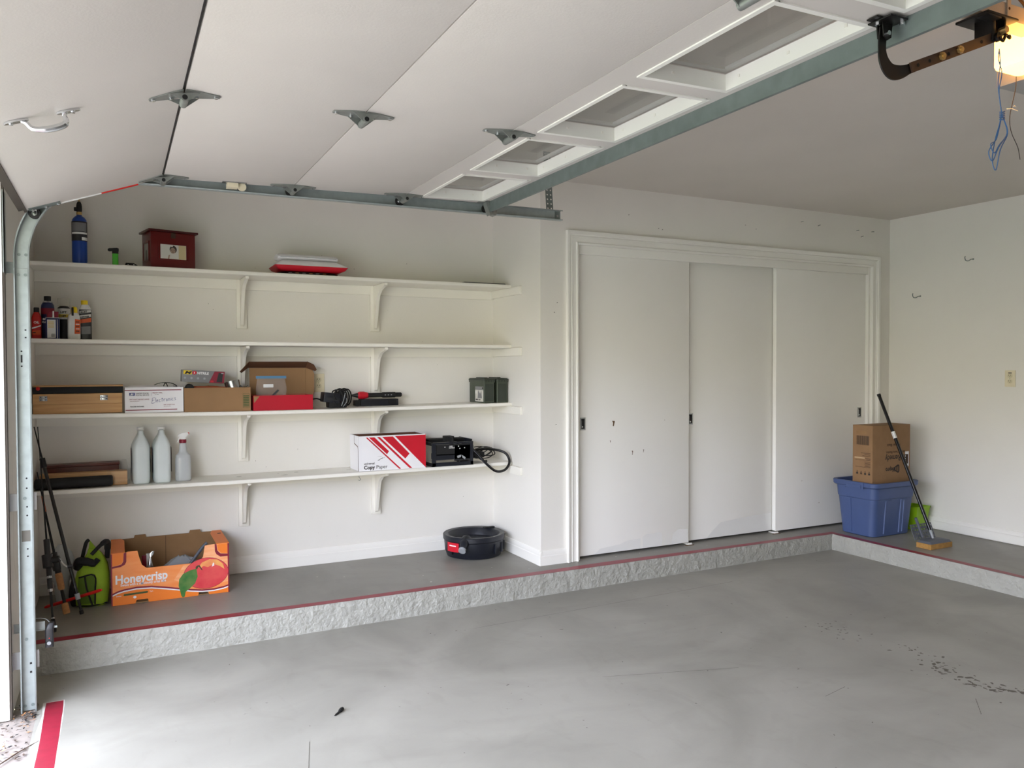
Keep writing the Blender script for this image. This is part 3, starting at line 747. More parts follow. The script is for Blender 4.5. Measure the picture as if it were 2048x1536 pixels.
for rx0 in (-.02,.008):
    b = MB('tin'); b.lathe([(.003,-.0132),(.003,-.012)], 8, (rx0,0,.0095), 'y'); b.build('rivet', t)

t = thing('keepsake_box', 'dark red wooden keepsake box with a child photo on its front', 'box', on_shelf(0,.2745,4.812), math.radians(13))
hw, hd, hh = .117, .083, .196
b = MB('redwood'); b.box(-hw, hw, -hd, hd, 0, hh, 0, .002)
for q in ((-.078,-.068),(.068,.078)): b.box(*[q[0],q[1]], -hd-.0025, -hd, .05, .135)
b.box(-.078,.078,-hd-.0025,-hd,.13,.137); b.box(-.078,.078,-hd-.0025,-hd,.045,.052)
for q in ((-.055,-.045),(.045,.055)): b.box(-hw-.004, -hw, q[0], q[1], .04, .145)
b.box(-hw-.004,-hw,-.055,.055,.137,.146); b.box(-hw-.004,-hw,-.055,.055,.036,.045); b.build('body', t)
b = MB('redwoodd'); b.box(-hw-.014, hw+.014, -hd-.014, hd+.014, hh+.0005, hh+.012, 0, .003); b.build('lid', t)
b = MB('inkbrown'); b.box(-.012,.012,-hd-.004,-hd-.0005,hh-.03,hh-.002,0,.001); b.lathe([(.004,-hd-.008),(.004,-hd-.004)], 10, (0,0,hh-.02), 'y'); b.build('clasp', t)
b = MB('photo', 'photog', 'photob', 'photodk', 'skin'); y = -hd-.0006
def sheet(x0, x1, z0, z1, yy, mi): b.poly([(x0,yy,z0),(x1,yy,z0),(x1,yy,z1),(x0,yy,z1)], mi)
def ell(cx, cz, rx, rz, yy, mi, n=16, a0=0, a1=2*PI): b.poly([(cx+rx*math.cos(a0+(a1-a0)*k/n), yy, cz+rz*math.sin(a0+(a1-a0)*k/n)) for k in range(n+(0 if a1-a0 > 6 else 1))], mi)
sheet(-.068,.068,.052,.13,y,0); sheet(.028,.066,.053,.129,y-.0002,2)
b.poly([(-.03,y-.0004,.0525),(.026,y-.0004,.0525),(.022,y-.0004,.075),(.008,y-.0004,.085),(-.012,y-.0004,.085),(-.026,y-.0004,.076)], 0); b.poly([(-.03,y-.0005,.0525),(-.022,y-.0005,.0525),(-.018,y-.0005,.075),(-.026,y-.0005,.072)], 4)
ell(-.001,.105,.019,.021,y-.0006,3); ell(-.003,.098,.014,.016,y-.0008,4); ell(-.009,.101,.0025,.0018,y-.001,3,8); ell(.004,.101,.0025,.0018,y-.001,3,8); ell(-.003,.091,.004,.0015,y-.001,3,8); ell(-.008,.123,.006,.005,y-.001,0,8)
b.build('photograph', t)
b = MB('photog', 'photodk'); x = -hw-.0006; b.poly([(x,-.045,.045),(x,.045,.045),(x,.045,.137),(x,-.045,.137)]); b.poly([(x-.0002,-.02,.046),(x-.0002,.02,.046),(x-.0002,.015,.1),(x-.0002,-.015,.1)], 1); b.build('photograph', t)

def pillow(b, x0, x1, y0, y1, z0, z1, mi=0, n=12, pinch=.25):
    cx, cy_, hx, hy = (x0+x1)/2, (y0+y1)/2, (x1-x0)/2, (y1-y0)/2; zm = (z0+z1)/2; hz = (z1-z0)/2
    for s in (-1, 1):
        v = []; f = []
        for i in range(n+1):
            for j in range(n+1):
                u, w = 2*i/n-1, 2*j/n-1
                h = (max(0,1-abs(u)**4)*max(0,1-abs(w)**4))**.5
                k = 1-pinch*.12*(abs(u)*abs(w))**3
                v.append((cx+hx*u*k, cy_+hy*w*k, zm+s*hz*h))
        for i in range(n):
            for j in range(n): a = i*(n+1)+j; f.append((a,a+1,a+n+2,a+n+1))
        b.add(v, f, mi)
zz = sz(0,1.0)+.0008
t = thing('magazine_bag', 'flat dark patterned packet at the bottom of the pile of pouches on the topmost shelf', 'packet', (1.03,4.80,zz), 0, 'pouches piled on the topmost shelf')
b = MB('blackm', 'labelgry', 'cardb'); pillow(b, -.18,.18,-.09,.10,0,.020); 
for k in range(6): b.box(-.12+k*.04,-.10+k*.04,-.0905,-.088,.008,.012,1+k%2)
b.build('packet_film', t)
t = thing('padded_pouch', 'white padded pouch with red underside, middle of the pile on the topmost shelf', 'pouch', (1.045,4.80,zz+.0212), 0, 'pouches piled on the topmost shelf')
b = MB('red'); b.loft([rrect(0,0,.17,.09,.02,0), rrect(0,0,.20,.105,.012,.012), rrect(0,0,.214,.113,.008,.03)]); b.build('underside', t)
b = MB('paper'); b.loft([rrect(0,0,.214,.113,.008,.0304), rrect(0,0,.205,.11,.012,.037), rrect(-.01,0,.175,.095,.02,.055), rrect(-.01,0,.16,.085,.02,.062)]); b.build('top_sheet', t)
t = thing('rolled_pouch', 'plain white padded pouch lying on top of the pile on the topmost shelf', 'pouch', (1.035,4.80,zz+.0838), .02, 'pouches piled on the topmost shelf')
b = MB('paper'); b.loft([[(x, .0+.075*math.cos(a)*s, .022+.021*math.sin(a)*s) for a in [2*PI*k/16 for k in range(16)]] for x, s in ((-.182,.35),(-.18,.8),(-.165,1),(.15,1),(.172,.85),(.182,.4))]); b.build('pouch_body', t)
b = MB('greyl'); b.tube([(-.17,-.0765,.018),(0,-.0775,.021),(.16,-.0765,.019)], .0012, 5, smooth=4); b.build('seam', t)
t = thing('folder', 'thin dark flat folder lying at the right end of the topmost shelf', 'folder', on_shelf(0,2.17,4.80))
b = MB('ink'); b.box(-.15,.15,-.10,.10,0,.005,0,.001); b.build('cover', t); b = MB('labelgry'); b.box(-.146,.146,-.096,.096,.0055,.009); b.build('sheets', t)

# ------------------------------------------------------------------ bottles on the second shelf
def can_text(b, r, rows):
    for (s, size, z, mi, dx) in rows: b.text(s, size, (dx, -r-.0008, z), mi=mi, align='CENTER', bold=.0006)
t = thing('oil_bottle', 'red plastic bottle with a black cap at the left end of the second shelf', 'bottle', on_shelf(1,-.361,4.745), 0, 'bottles and cans on the second shelf')
b = MB('redbottle'); b.loft([rrect(0,0,.019,.014,.008,0), rrect(0,0,.0215,.016,.009,.006), rrect(0,0,.0215,.016,.009,.108), rrect(0,0,.018,.014,.009,.122), rrect(0,0,.012,.012,.011,.136)]); b.build('bottle_body', t)
b = MB('blackm'); b.lathe([(.0125,.1365),(.0125,.158),(.011,.161)], 18); b.build('cap', t)
b = MB('white', 'orlabel', 'ink'); b.poly([(-.02,-.0165,.048),(.02,-.0165,.064),(.02,-.0165,.070),(-.02,-.0165,.056)]); b.poly([(-.018,-.0165,.02),(.018,-.0165,.02),(.018,-.0165,.044),(-.018,-.0165,.040)], 1); b.box(-.017,-.003,-.0172,-.0166,.028,.033,2); b.text('OIL', .016, (-.012,-.0168,.078), bold=.0005); b.build('label', t)
t = thing('brake_cleaner_can', 'dark blue aerosol can with a black cap and red band on the second shelf', 'spray can', on_shelf(1,-.313,4.78), 0, 'bottles and cans on the second shelf')
b = MB('navy'); b.lathe([(.030,0),(.031,.004),(.031,.165),(.029,.178),(.022,.19)], 26); b.build('can_body', t)
b = MB('tin'); b.lathe([(.022,.1903),(.0225,.194),(.017,.199)], 22); b.build('collar', t)
b = MB('blackm'); b.lathe([(.0165,.1993),(.0165,.222),(.015,.224)], 20); b.build('cap', t)
b = MB('dkred', 'white', 'blackm'); band(b, .0313, .128, .160, PI+.1, 2*PI-.1, 0); band(b, .0313, .165, .1655, PI+.1, 2*PI-.1, 2); can_text(b, .031, [('BRAKE',.014,.098,1,0),('CLEANER',.011,.083,1,0)]); b.build('label', t)
t = thing('solvent_tin', 'small rectangular white and navy tin with a red spout on the second shelf', 'tin', on_shelf(1,-.287,4.715), 0, 'bottles and cans on the second shelf')
b = MB('navy', 'tinwhite', 'ylabel', 'ink'); b.box(-.031,.031,-.014,.018,0,.106,0,.003); b.box(-.024,.014,-.0148,-.0141,.004,.098,1)
for k in range(6): b.box(-.021,.006,-.0153,-.0149,.058+k*.006,.0605+k*.006,2)
for k in range(7): b.box(-.006+k*.0026,-.0048+k*.0026,-.0153,-.0149,.01,.026,3)
b.box(.020,.0225,-.0148,-.0141,.002,.1,1); b.build('tin_body', t)
b = MB('tin'); b.box(-.032,.032,-.015,.019,.1063,.1095,0,.001); b.build('rim', t)
b = MB('dkred'); b.loft([rrect(.0,.002,.026,.014,.006,.1099), rrect(0,.002,.026,.014,.006,.126), rrect(.004,.002,.022,.012,.006,.140)]); b.build('lid', t)
b = MB('white'); b.lathe([(.004,.1095),(.0035,.14),(.002,.143)], 10, (.004,-.0175,0), 'z'); b.build('spout', t)
t = thing('clear_capped_can', 'tall spray can with a clear cap standing behind the white bottle on the second shelf', 'spray can', on_shelf(1,-.243,4.845), 0, 'bottles and cans on the second shelf')
b = MB('labelblk', 'tin'); b.lathe([(.029,0),(.030,.004),(.030,.162),(.029,.17),(.02,.178)], 24); b.build('can_body', t)
b = MB('ylabel', 'tinwhite', 'ink'); band(b, .0303, .108, .165, PI+.1, 2*PI-.1, 1); band(b, .0304, .118, .134, PI+.2, 2*PI-.2, 0); can_text(b, .0305, [('LIFT',.016,.14,2,0),('OFF',.014,.12,2,0)]); b.build('label', t)
b = MB('clearcap'); b.lathe([(.0295,.1795),(.0295,.218),(.0275,.222)], 24); b.build('cap', t)
t = thing('glue_bottle', 'white squeeze bottle with a yellow and black nozzle on the second shelf', 'bottle', on_shelf(1,-.192,4.735), .15, 'bottles and cans on the second shelf')
b = MB('tinwhite'); b.loft([rrect(0,0,.027,.016,.010,0), rrect(0,0,.0295,.018,.011,.006), rrect(0,0,.0295,.018,.011,.10), rrect(0,0,.026,.016,.011,.125), rrect(.002,0,.015,.013,.011,.138)]); b.build('bottle_body', t)
b = MB('yellow'); b.lathe([(.0145,.1385),(.0145,.158),(.012,.165),(.009,.17)], 16, (.003,0,0)); b.build('cap', t)
b = MB('blackm'); b.box(-.012,-.002,-.019,-.014,.122,.166,0,.002); b.build('trigger', t)
b = MB('orlabel', 'ink', 'white'); b.poly([(.0,-.0187,.028),(.026,-.0187,.028),(.028,-.0187,.102),(.003,-.0187,.105)]); 
for k in range(5): b.box(.006,.023,-.0195,-.019,.04+k*.012,.044+k*.012,2 if k%2 else 1)
b.build('label', t)
t = thing('rust_remover_bottle', 'black and white bottle with a yellow cap, rightmost on the second shelf', 'bottle', on_shelf(1,-.140,4.79), 0, 'bottles and cans on the second shelf')
b = MB('labelblk', 'tinwhite'); b.loft([rrect(0,0,.029,.018,.011,z) for z in (0,.004,.16)]); b.build('bottle_body', t)
b = MB('tinwhite'); b.loft([rrect(0,0,.029,.018,.011,.1603), rrect(-.002,0,.022,.016,.011,.178), rrect(-.003,0,.0165,.015,.012,.186)]); b.build('shoulder', t)
b = MB('yellow'); b.lathe([(.0165,.1865),(.0165,.207),(.015,.209)], 18, (-.004,0,0)); b.build('cap', t)
b = MB('tinwhite', 'orlabel', 'ink', 'labelgry'); y = -.0187
b.poly([(-.026,y,.138),(.027,y,.146),(.027,y,.158),(-.026,y,.152)], 0); b.poly([(-.026,y,.112),(.027,y,.122),(.027,y,.136),(-.026,y,.128)], 0); b.poly([(-.026,y,.086),(.027,y,.094),(.027,y,.116),(-.026,y,.106)], 1); b.poly([(-.02,y,.03),(.024,y,.03),(.024,y,.072),(-.02,y,.068)], 3)
b.text('RUST', .013, (-.022,y-.0006,.14), right=(1,0,.15), mi=2, bold=.0006); b.text('REMOVER', .0095, (-.024,y-.0006,.115), right=(1,0,.15), mi=2, bold=.0004); b.build('label', t)

# ------------------------------------------------------------------ third shelf
def open_box(b, x0, x1, y0, y1, h, t=.004, mo=0, mi=1, bottom=True):
    b.box(x0, x1, y0, y0+t, 0, h, mo); b.box(x0, x1, y1-t, y1, 0, h, mo); b.box(x0, x0+t, y0+t, y1-t, 0, h, mo); b.box(x1-t, x1, y0+t, y1-t, 0, h, mo)
    e = .0005
    for q in ((x0+t,x1-t,y0+t,y0+t+e),(x0+t,x1-t,y1-t-e,y1-t),(x0+t,x0+t+e,y0+t,y1-t),(x1-t-e,x1-t,y0+t,y1-t)): b.box(*q, .004, h-.002, mi)
    b.box(x0+t, x1-t, y0+t, y1-t, 0, .004, mi)
t = thing('wooden_case', 'pale wooden hinged case at the left end of the third shelf', 'case', on_shelf(2,-.175,4.765))
b = MB('wood'); b.box(-.205,.205,-.075,.075,0,.05,0,.002); b.build('body', t)
b = MB('wood'); b.box(-.205,.205,-.075,.075,.0505,.104,0,.002); b.build('lid', t)
for x in (-.158, .118):
    b = MB('tin', 'blackm'); b.box(x-.018,x+.018,-.0772,-.0752,.068,.08,0,.0008); b.box(x-.018,x+.018,-.0772,-.0752,.083,.094,0,.0008); b.tube([(x-.018,-.0775,.0815),(x+.018,-.0775,.0815)], .0022, 8)
    for dx in (-.011,.011):
        for z in (.074,.0885): b.lathe([(.0025,-.0779),(.0025,-.0773)], 8, (x+dx,0,z), 'y', 1)
    b.build('hinge', t)
t = thing('black_case', 'long flat black case with a thin wooden top lying on the pale wooden case', 'case', (-.172,4.768,sz(2,-.17)+.1052+.0008))
b = MB('blackm'); b.box(-.207,.207,-.075,.075,0,.034,0,.003); b.build('body', t)
b = MB('wood'); b.box(-.206,.207,-.07,.078,.0343,.042,0,.002); b.build('top_board', t)
b = MB('handred'); b.lathe([(.004,-.083),(.009,-.081),(.0095,-.077),(.006,-.0752)], 14, (-.184,0,.027), 'y'); b.build('knob', t)

t = thing('mailing_box', 'white postal mailing box with red stripes and handwritten Electronics on the third shelf', 'box', on_shelf(2,.187,4.79))
b = MB('paper'); open_box(b, -.145, .145, -.1, .1, .136, .003, 0, 0); b.build('carton', t)
b = MB('paper'); b.add([(-.14,-.098,.1365),(.05,-.098,.1365),(.04,-.05,.146),(-.115,-.05,.145),(-.14,-.098,.138),(.05,-.098,.138),(.04,-.05,.1475),(-.115,-.05,.1465)], [(0,1,2,3),(4,7,6,5),(0,4,5,1),(1,5,6,2),(2,6,7,3),(3,7,4,0)]); b.build('flap', t)
b = MB('dkred', 'eagle', 'ink', 'pen', 'white'); y = -.1006
def r4(b, x0, x1, z0, z1, y, mi): b.poly([(x0,y,z0),(x1,y,z0),(x1,y,z1),(x0,y,z1)], mi)
r4(b,-.145,.135,.119,.1235,y,0); r4(b,-.142,.113,.013,.0175,y,0)
r4(b,-.123,-.096,.0935,.108,y,1); b.poly([(-.118,y-.0003,.106),(-.098,y-.0003,.103),(-.104,y-.0003,.099),(-.112,y-.0003,.0985),(-.105,y-.0003,.0955),(-.121,y-.0003,.0965),(-.113,y-.0003,.101)], 4)
b.text('UNITED STATES', .0088, (-.092,y-.0003,.1015), mi=2, bold=.0001); b.text('POSTAL SERVICE', .0088, (-.092,y-.0003,.092), mi=2, bold=.0001)
b.text('PRIORITY MAIL', .0074, (-.01,y-.0003,.104), mi=0, bold=.0002); b.text('BY MAIL', .0055, (.002,y-.0003,.0955), mi=2)
r4(b,-.0165,-.0158,.09,.11,y,2)
b.text('VISIT US AT THE POST OFFICE', .0072, (-.123,y-.0003,.070), mi=0, bold=.0001); b.text('label and ship here', .006, (-.12,y-.0003,.062), mi=0)
b.text('TRACKED PACKAGES', .007, (-.12,y-.0003,.031), mi=2, bold=.0002); b.text('SHIP THE EASY WAY', .0062, (.045,y-.0003,.039), mi=0, bold=.0001); b.text('recycle this box', .0055, (.045,y-.0003,.031), mi=0)
b.build('printing', t)
b = MB('pen'); x0, z0, s = -.012, .052, .0108
glyph = {'E': [[(1.3,2.7),(.1,2.4),(0,1.2),(-.2,-.3),(1.2,.1)],[(0,1.2),(1,1.45)]], 'l': [[(.2,2.5),(.25,0.1)]], 'e': [[(.05,.8),(.7,1),(.6,1.4),(.2,1.3),(0,.7),(.3,.2),(.8,.4)]], 'c': [[(.75,1.3),(.25,1.3),(.05,.6),(.3,.15),(.8,.3)]],
 't': [[(.4,2.1),(.35,.2)],[(0,1.5),(.9,1.7)]], 'r': [[(.1,1.4),(.15,.2)],[(.15,1),(.45,1.5),(.85,1.4)]], 'o': [[(.5,1.4),(.1,1),(.15,.3),(.55,.15),(.8,.7),(.5,1.4)]], 'n': [[(.1,1.4),(.1,.2)],[(.1,1.1),(.5,1.5),(.75,1.2),(.75,.2)]], 'i': [[(.2,1.4),(.2,.2)],[(.2,1.9),(.25,2)]], 's': [[(.8,1.5),(.2,1.3),(.5,.9),(.8,.5),(.1,.2)]]}
cx = x0
for i, ch in enumerate('Electronics'):
    for st in glyph[ch]:
        P = [(cx+p*s*.95, y-.0004, z0+i*.0011+q*s) for p, q in st]
        for p, q in zip(P, P[1:]):
            d = Vector(q)-Vector(p); n = Vector((-d.z,0,d.x)).normalized()*.0009
            b.poly([Vector(p)+n, Vector(p)-n, Vector(q)-n, Vector(q)+n], 0)
    cx += s*(1.5 if ch == 'E' else .55 if ch in 'li' else 1.08)
b.build('handwriting', t)
t = thing('safety_glasses', 'black rimmed safety glasses resting on top of the white postal box', 'glasses', (.242,4.76,sz(2,.24)+.1372))
b = MB('blackg'); b.tube([(-.062,0,.004),(-.045,-.004,.016),(-.02,-.008,.023),(.004,-.01,.0245),(.03,-.008,.022),(.05,-.004,.014),(.062,0,.004)], .0022, 7, smooth=4)
b.tube([(-.006,-.009,.003),(-.002,-.01,.018),(.003,-.0105,.022),(.009,-.01,.017),(.014,-.009,.003)], .0024, 7, smooth=3); b.build('frame', t)
b = MB('clear')
for sx in ((-.058,-.008),(.015,.058)): b.poly([(sx[0],-.002,.003),(sx[1],-.007,.003),(sx[1] if sx[0] < 0 else sx[1]-.006,-.006,.019 if sx[0] < 0 else .012),((sx[0]+.012) if sx[0] < 0 else sx[0],-.004,.013 if sx[0] < 0 else .02)])
b.build('lenses', t)
b = MB('blackg'); b.tube([(-.062,0,.004),(-.065,.05,.0025),(-.05,.10,.003)], .002, 6, smooth=3); b.build('temple', t); b = MB('blackg'); b.tube([(.062,0,.004),(.064,.05,.0025),(.05,.10,.003)], .002, 6, smooth=3); b.build('temple', t)

t = thing('cardboard_box', 'open brown cardboard box of tools with a green printed label on the third shelf', 'box', on_shelf(2,.512,4.795), 0)
b = MB('cardb', 'cardd'); open_box(b, -.176, .176, -.105, .105, .134, .004); b.build('carton', t)
b = MB('greenprint'); y = -.1056
for k in range(7): r4(b,.136,.166,.025+k*.0095,.0315+k*.0095,y,0)
r4(b,.133,.1345,.02,.098,y,0); r4(b,.1675,.169,.02,.098,y,0); r4(b,.133,.169,.0185,.02,y,0); r4(b,.133,.169,.097,.0985,y,0); b.build('printed_label', t)
b = MB('carddk'); b.box(-.17,.17,-.1,.1,.06,.11); b.build('contents', t)
zb = sz(2,.5)+.1108
t = thing('glove_box', 'grey and red box of nitrile gloves tipped on top of the brown box of tools', 'glove box', (.44,4.80,zb+.052))
t.rotation_euler = (0, math.radians(3.5), 0)
b = MB('labelgry', 'greyl'); b.box(-.112,.112,-.05,.055,0,.068,0,.002); b.build('carton', t)
b = MB('yellow', 'ink', 'red', 'paper', 'dkred', 'greyl', 'labelblk'); y = -.0506
r4(b,-.105,-.062,.043,.064,y,0); b.text('M', .022, (-.1,y-.0003,.0455), mi=1, bold=.001, sx=1.8, shear=.3)
b.poly([(-.048+.0115*math.cos(k*PI/8), y, .0535+.0105*math.sin(k*PI/8)) for k in range(16)], 2); b.text('5', .012, (-.0515,y-.0004,.049), mi=3, bold=.0005)
b.text('NITRILE', .0185, (-.034,y-.0003,.046), mi=3, bold=.0006, sx=.95)
b.poly([(.03,y,.001),(.112,y,.001),(.112,y,.066),(.058,y,.066)], 4); b.poly([(.07,y-.0003,.006),(.10,y-.0003,.006),(.104,y-.0003,.055),(.08,y-.0003,.06)], 6); r4(b,.094,.106,.054,.06,y-.0005,5)
r4(b,.038,.055,.004,.014,y-.0004,2)
for k in range(4): b.poly([(-.096+k*.034+.0065*math.cos(j*PI/5), y, .023+.0065*math.sin(j*PI/5)) for j in range(10)], 5)
b.build('printing', t)
t = thing('mallet', 'black headed mallet with a varnished orange handle under the glove box', 'mallet', (.368,4.755,zb+.024))
b = MB('blackm'); b.lathe([(.012,-.045),(.02,-.042),(.022,-.03),(.022,.03),(.02,.042),(.012,.045)], 18, (0,0,0), 'y'); b.build('head', t)
b = MB('tooldk'); b.tube([(.02,0,.001),(.06,.0,.0),(.12,.002,-.003),(.19,.004,-.007)], [.009,.010,.013,.011], 10, smooth=3); b.build('handle', t)
t = thing('metal_tin', 'small silver metal tin tilted at the right end of the brown box of tools', 'tin', (.606,4.765,zb+.009))
t.rotation_euler = (math.radians(-8), math.radians(-12), 0)
b = MB('tin', 'blackm'); b.lathe([(.036,0),(.041,.004),(.042,.044),(.0425,.046),(.0425,.049),(.039,.050),(.039,.044)], 28); b.lathe([(.0385,.0435),(.0001,.0437)], 28, mi=1, cap=False); b.build('tin_body', t)
t = thing('wire_bits', 'few loose grey wire ends sticking out at the right of the brown box of tools', 'wire', (.66,4.75,zb+.004))
b = MB('greyp'); b.tube([(-.02,0,.03),(-.005,-.02,.014),(.0,-.03,.0045)], .003, 6, smooth=3); b.tube([(-.005,0,.012),(.012,.01,.022),(.025,.02,.028)], .0015, 5, smooth=3); b.tube([(.0,.01,.004),(.014,.015,.012),(.026,.0,.018)], .0015, 5, smooth=3); b.build('strand', t)

t = thing('red_carton', 'red carton with its brown cardboard lid standing open on the third shelf', 'box', on_shelf(2,.871,4.79))
b = MB('redbox', 'cardd'); open_box(b, -.169, .169, -.1, .1, .087, .004); b.poly([(-.167,-.1005,.083),(-.135,-.1005,.083),(-.16,-.1005,.05),(-.166,-.1005,.045)], 1); b.build('carton', t)
b = MB('cardb'); b.loft([[(x,.1012,.087),(x,.1047,.087),(x,.1047,.245),(x,.1012,.245)] for x in (-.16,.215)])
b.prism([(.17,.06),(.215,.075),(.221,.10),(.222,.21),(.205,.243),(.17,.244)], 'y', .0975, .1005); b.build('lid', t)
b = MB('carddk'); b.loft([[(x,.1005,.2455),(x,.1045,.2455),(x,.045,.283),(x,.042,.281)] for x in (-.168,.17)])
b.add([(-.168,.1005,.2455),(-.168,.043,.2815),(-.222,.035,.222),(-.212,.05,.216),(-.168,.1045,.2485),(-.168,.046,.2845),(-.224,.037,.225),(-.212,.053,.219)], [(0,1,2,3),(4,7,6,5),(0,4,5,1),(1,5,6,2),(2,6,7,3),(3,7,4,0)])
b.add([(.17,.1005,.2455),(.17,.043,.2815),(.205,.035,.262),(.222,.035,.232),(.218,.05,.225),(.17,.1045,.2485),(.17,.046,.2845),(.207,.037,.265),(.225,.037,.234),(.22,.053,.228)], [(0,1,2,3,4),(5,9,8,7,6),(0,5,6,1),(1,6,7,2),(2,7,8,3),(3,8,9,4),(4,9,5,0)])
b.build('tuck_flap', t)
t = thing('zip_bag', 'clear zip bag with a blue seal sticking out of the red carton', 'plastic bag', (.815,4.765,sz(2,.8)+.006))
b = MB('clear'); n = 10
rows = []
for k in range(9):
    z = .0+.178*k/8; th_ = .018*math.sin(PI*min(1,(8-k)/7)*.9)+.0008; hwid = .083-.012*math.sin(k*.9)*.4
    rows.append([(hwid*math.cos(a), th_*math.sin(a)+.006*math.sin(3*a+k), z) for a in [2*PI*j/24 for j in range(24)]])
b.loft(rows); b.build('film', t)
b = MB('bluezip'); b.box(-.086,.086,-.002,.002,.178,.193); b.build('zip_seal', t)
b = MB('white', 'tin', 'blackm'); b.box(-.045,.012,-.004,.004,.125,.145,0,.003); b.box(-.03,.05,-.006,.006,.07,.085,1,.004,xf=Matrix.Rotation(.5,4,'Y')); b.tube([(.0,-.004,.07),(.04,-.004,.11)], .006, 8, 2); b.build('parts_inside', t)

t = thing('charger', 'black battery charger with its coiled cord on the third shelf right of the red carton', 'charger', on_shelf(2,1.205,4.81))
b = MB('navyblk', 'blackm', 'labelblk'); b.box(-.09,.01,-.05,.05,.028,.088,0,.006,xf=Matrix.Rotation(.12,4,'Y')); b.box(-.07,.005,-.0515,-.049,.042,.06,2,.002,xf=Matrix.Rotation(.12,4,'Y')); b.box(-.05,.06,-.045,.045,.001,.04,1,.008); b.box(-.03,.06,-.04,.04,.04,.075,0,.008); b.lathe([(.012,-.034),(.036,-.03),(.040,0),(.036,.03),(.012,.034)], 18, (.032,0,.066), 'y', 1); b.build('body', t)
b = MB('blackm', 'greyl')
for k in range(7):
    r = .05+.006*math.sin(k*2.1); b.tube([(.035+.012*k-.03+r*.55*math.cos(a), -.048+.012*k, .062+r*math.sin(a)) for a in [2*PI*j/20 for j in range(21)]], .0042, 7)
b.tube([(-.01,-.055,.05),(-.03,-.04,.095),(.0,-.03,.11),(.04,-.03,.1)], .004, 7, smooth=4); b.tube([(-.088,0,.05),(-.115,.01,.058),(-.145,.02,.052)], .004, 7, smooth=4)
b.build('coiled_cord', t)
b = MB('greyl'); b.tube([(.02,-.062,.012),(.032,-.064,.045),(.044,-.062,.09)], .0022, 6, smooth=4); b.build('cable_tie', t); b = MB('greyl'); b.tube([(.03,-.062,.008),(.05,-.064,.035),(.052,-.062,.06)], .0016, 6, smooth=4); b.build('cable_tie', t)
t = thing('tool_case', 'low black plastic case lying on the third shelf under the red nosed tool', 'case', on_shelf(2,1.50,4.895))
b = MB('navyblk', 'blackm'); b.box(-.12,.125,-.035,.035,0,.042,0,.003); b.box(-.155,-.121,-.03,.03,.001,.036,1,.004); b.box(-.118,-.116,-.0365,-.035,.002,.04,1); b.box(.06,.11,-.0365,-.035,.01,.034,1); b.build('case_body', t)
t = thing('power_tool', 'slim black power tool with a red nose lying on the low black case', 'power tool', (1.49,4.89,sz(2,1.5)+.0435))
b = MB('black'); b.lathe([(.003,-.165),(.006,-.163),(.012,-.14),(.016,-.125)], 18, (0,0,.0245), 'x'); b.build('tip', t)
b = MB('red'); b.lathe([(.016,-.1248),(.024,-.115),(.024,-.085),(.02,-.07),(.017,-.06)], 22, (0,0,.0245), 'x'); b.build('nose', t)
b = MB('blackm', 'greyl'); b.lathe([(.017,-.0598),(.0135,-.05),(.0135,.03),(.0175,.04),(.018,.12),(.0145,.125),(.0145,.16),(.011,.165)], 20, (0,0,.0245), 'x')
for k in range(3): b.box(.048+k*.02,.056+k*.02,-.0185,-.017,.022,.027,1)
b.build('tool_body', t)
for k, x in enumerate((2.1985, 2.294)):
    t = thing('ammo_can', ['olive green plastic ammunition can with a printed label, left one on the third shelf', 'olive green plastic ammunition can against the side wall, right one on the third shelf'][k], 'ammo can', on_shelf(2,x,4.825), 0, 'ammo cans on the third shelf')
    b = MB('olive', 'olived'); b.loft([rrect(0,0,.039,.118,.006,z) for z in (0,.135)]); b.loft([rrect(0,0,.0425,.122,.006,z) for z in (.1352,.148)]); b.box(-.03,.03,-.1195,-.118,.012,.125,1,.001); b.build('can_body', t)
    b = MB('olived'); b.loft([rrect(0,0,.0435,.124,.006,z) for z in (.1485,.156)]+[rrect(0,0,.038,.118,.006,.162)]); b.box(-.012,.012,-.07,.07,.162,.168,0,.003)
    for j in range(4): b.box(-.03+j*.02,-.022+j*.02,-.127,-.124,.138,.155,0,.001)
    b.build('lid', t)
    if k == 0:
        b = MB('photo', 'labelgry', 'white', 'ink', 'olived'); x = -.0396
        def rx_(y0, y1, z0, z1, mi, e=0): b.poly([(x-e,y0,z0),(x-e,y1,z0),(x-e,y1,z1),(x-e,y0,z1)], mi)
        rx_(-.11,.02,.008,.108,0); rx_(-.11,.02,.085,.108,1,.0002); rx_(-.108,-.09,.092,.103,3,.0003); b.poly([(x-.0003,-.09,.03),(x-.0003,-.02,.03),(x-.0003,-.03,.085),(x-.0003,-.06,.06),(x-.0003,-.08,.085)], 1)
        rx_(.0,.016,.06,.078,2,.0004); b.text('AMMO CAN', .014, (x-.0004,.012,.016), right=(0,-1,0), mi=3, bold=.0003); b.build('printed_label', t)
def outlet(name, label, loc, rz):
    t = thing(name, label, 'outlet', loc, rz)
    b = MB('cream'); b.box(-.036,.036,-.0055,0,-.057,.057,0,.003); b.build('cover_plate', t)
    for z in (-.0195, .0195):
        b = MB('cream2', 'ink'); b.loft([rrect(0,0,.016,.0135,.010,0)]*1+[rrect(0,0,.016,.0135,.010,.0018)], xf=Matrix.Translation((0,-.0056,z)) @ Matrix.Rotation(PI/2,4,'X'))
        for x in (-.0065,.0055): b.box(x-.001,x+.001,-.0080,-.0074,z+.0,z+.008,1)
        b.lathe([(.0022,-.0080),(.0022,-.0074)], 8, (0,0,z-.0065), 'y', 1); b.build('socket', t)
    b = MB('tin'); b.lathe([(.003,-.0068),(.0025,-.0056)], 8, (0,0,0), 'y'); b.build('screw', t)
    return t
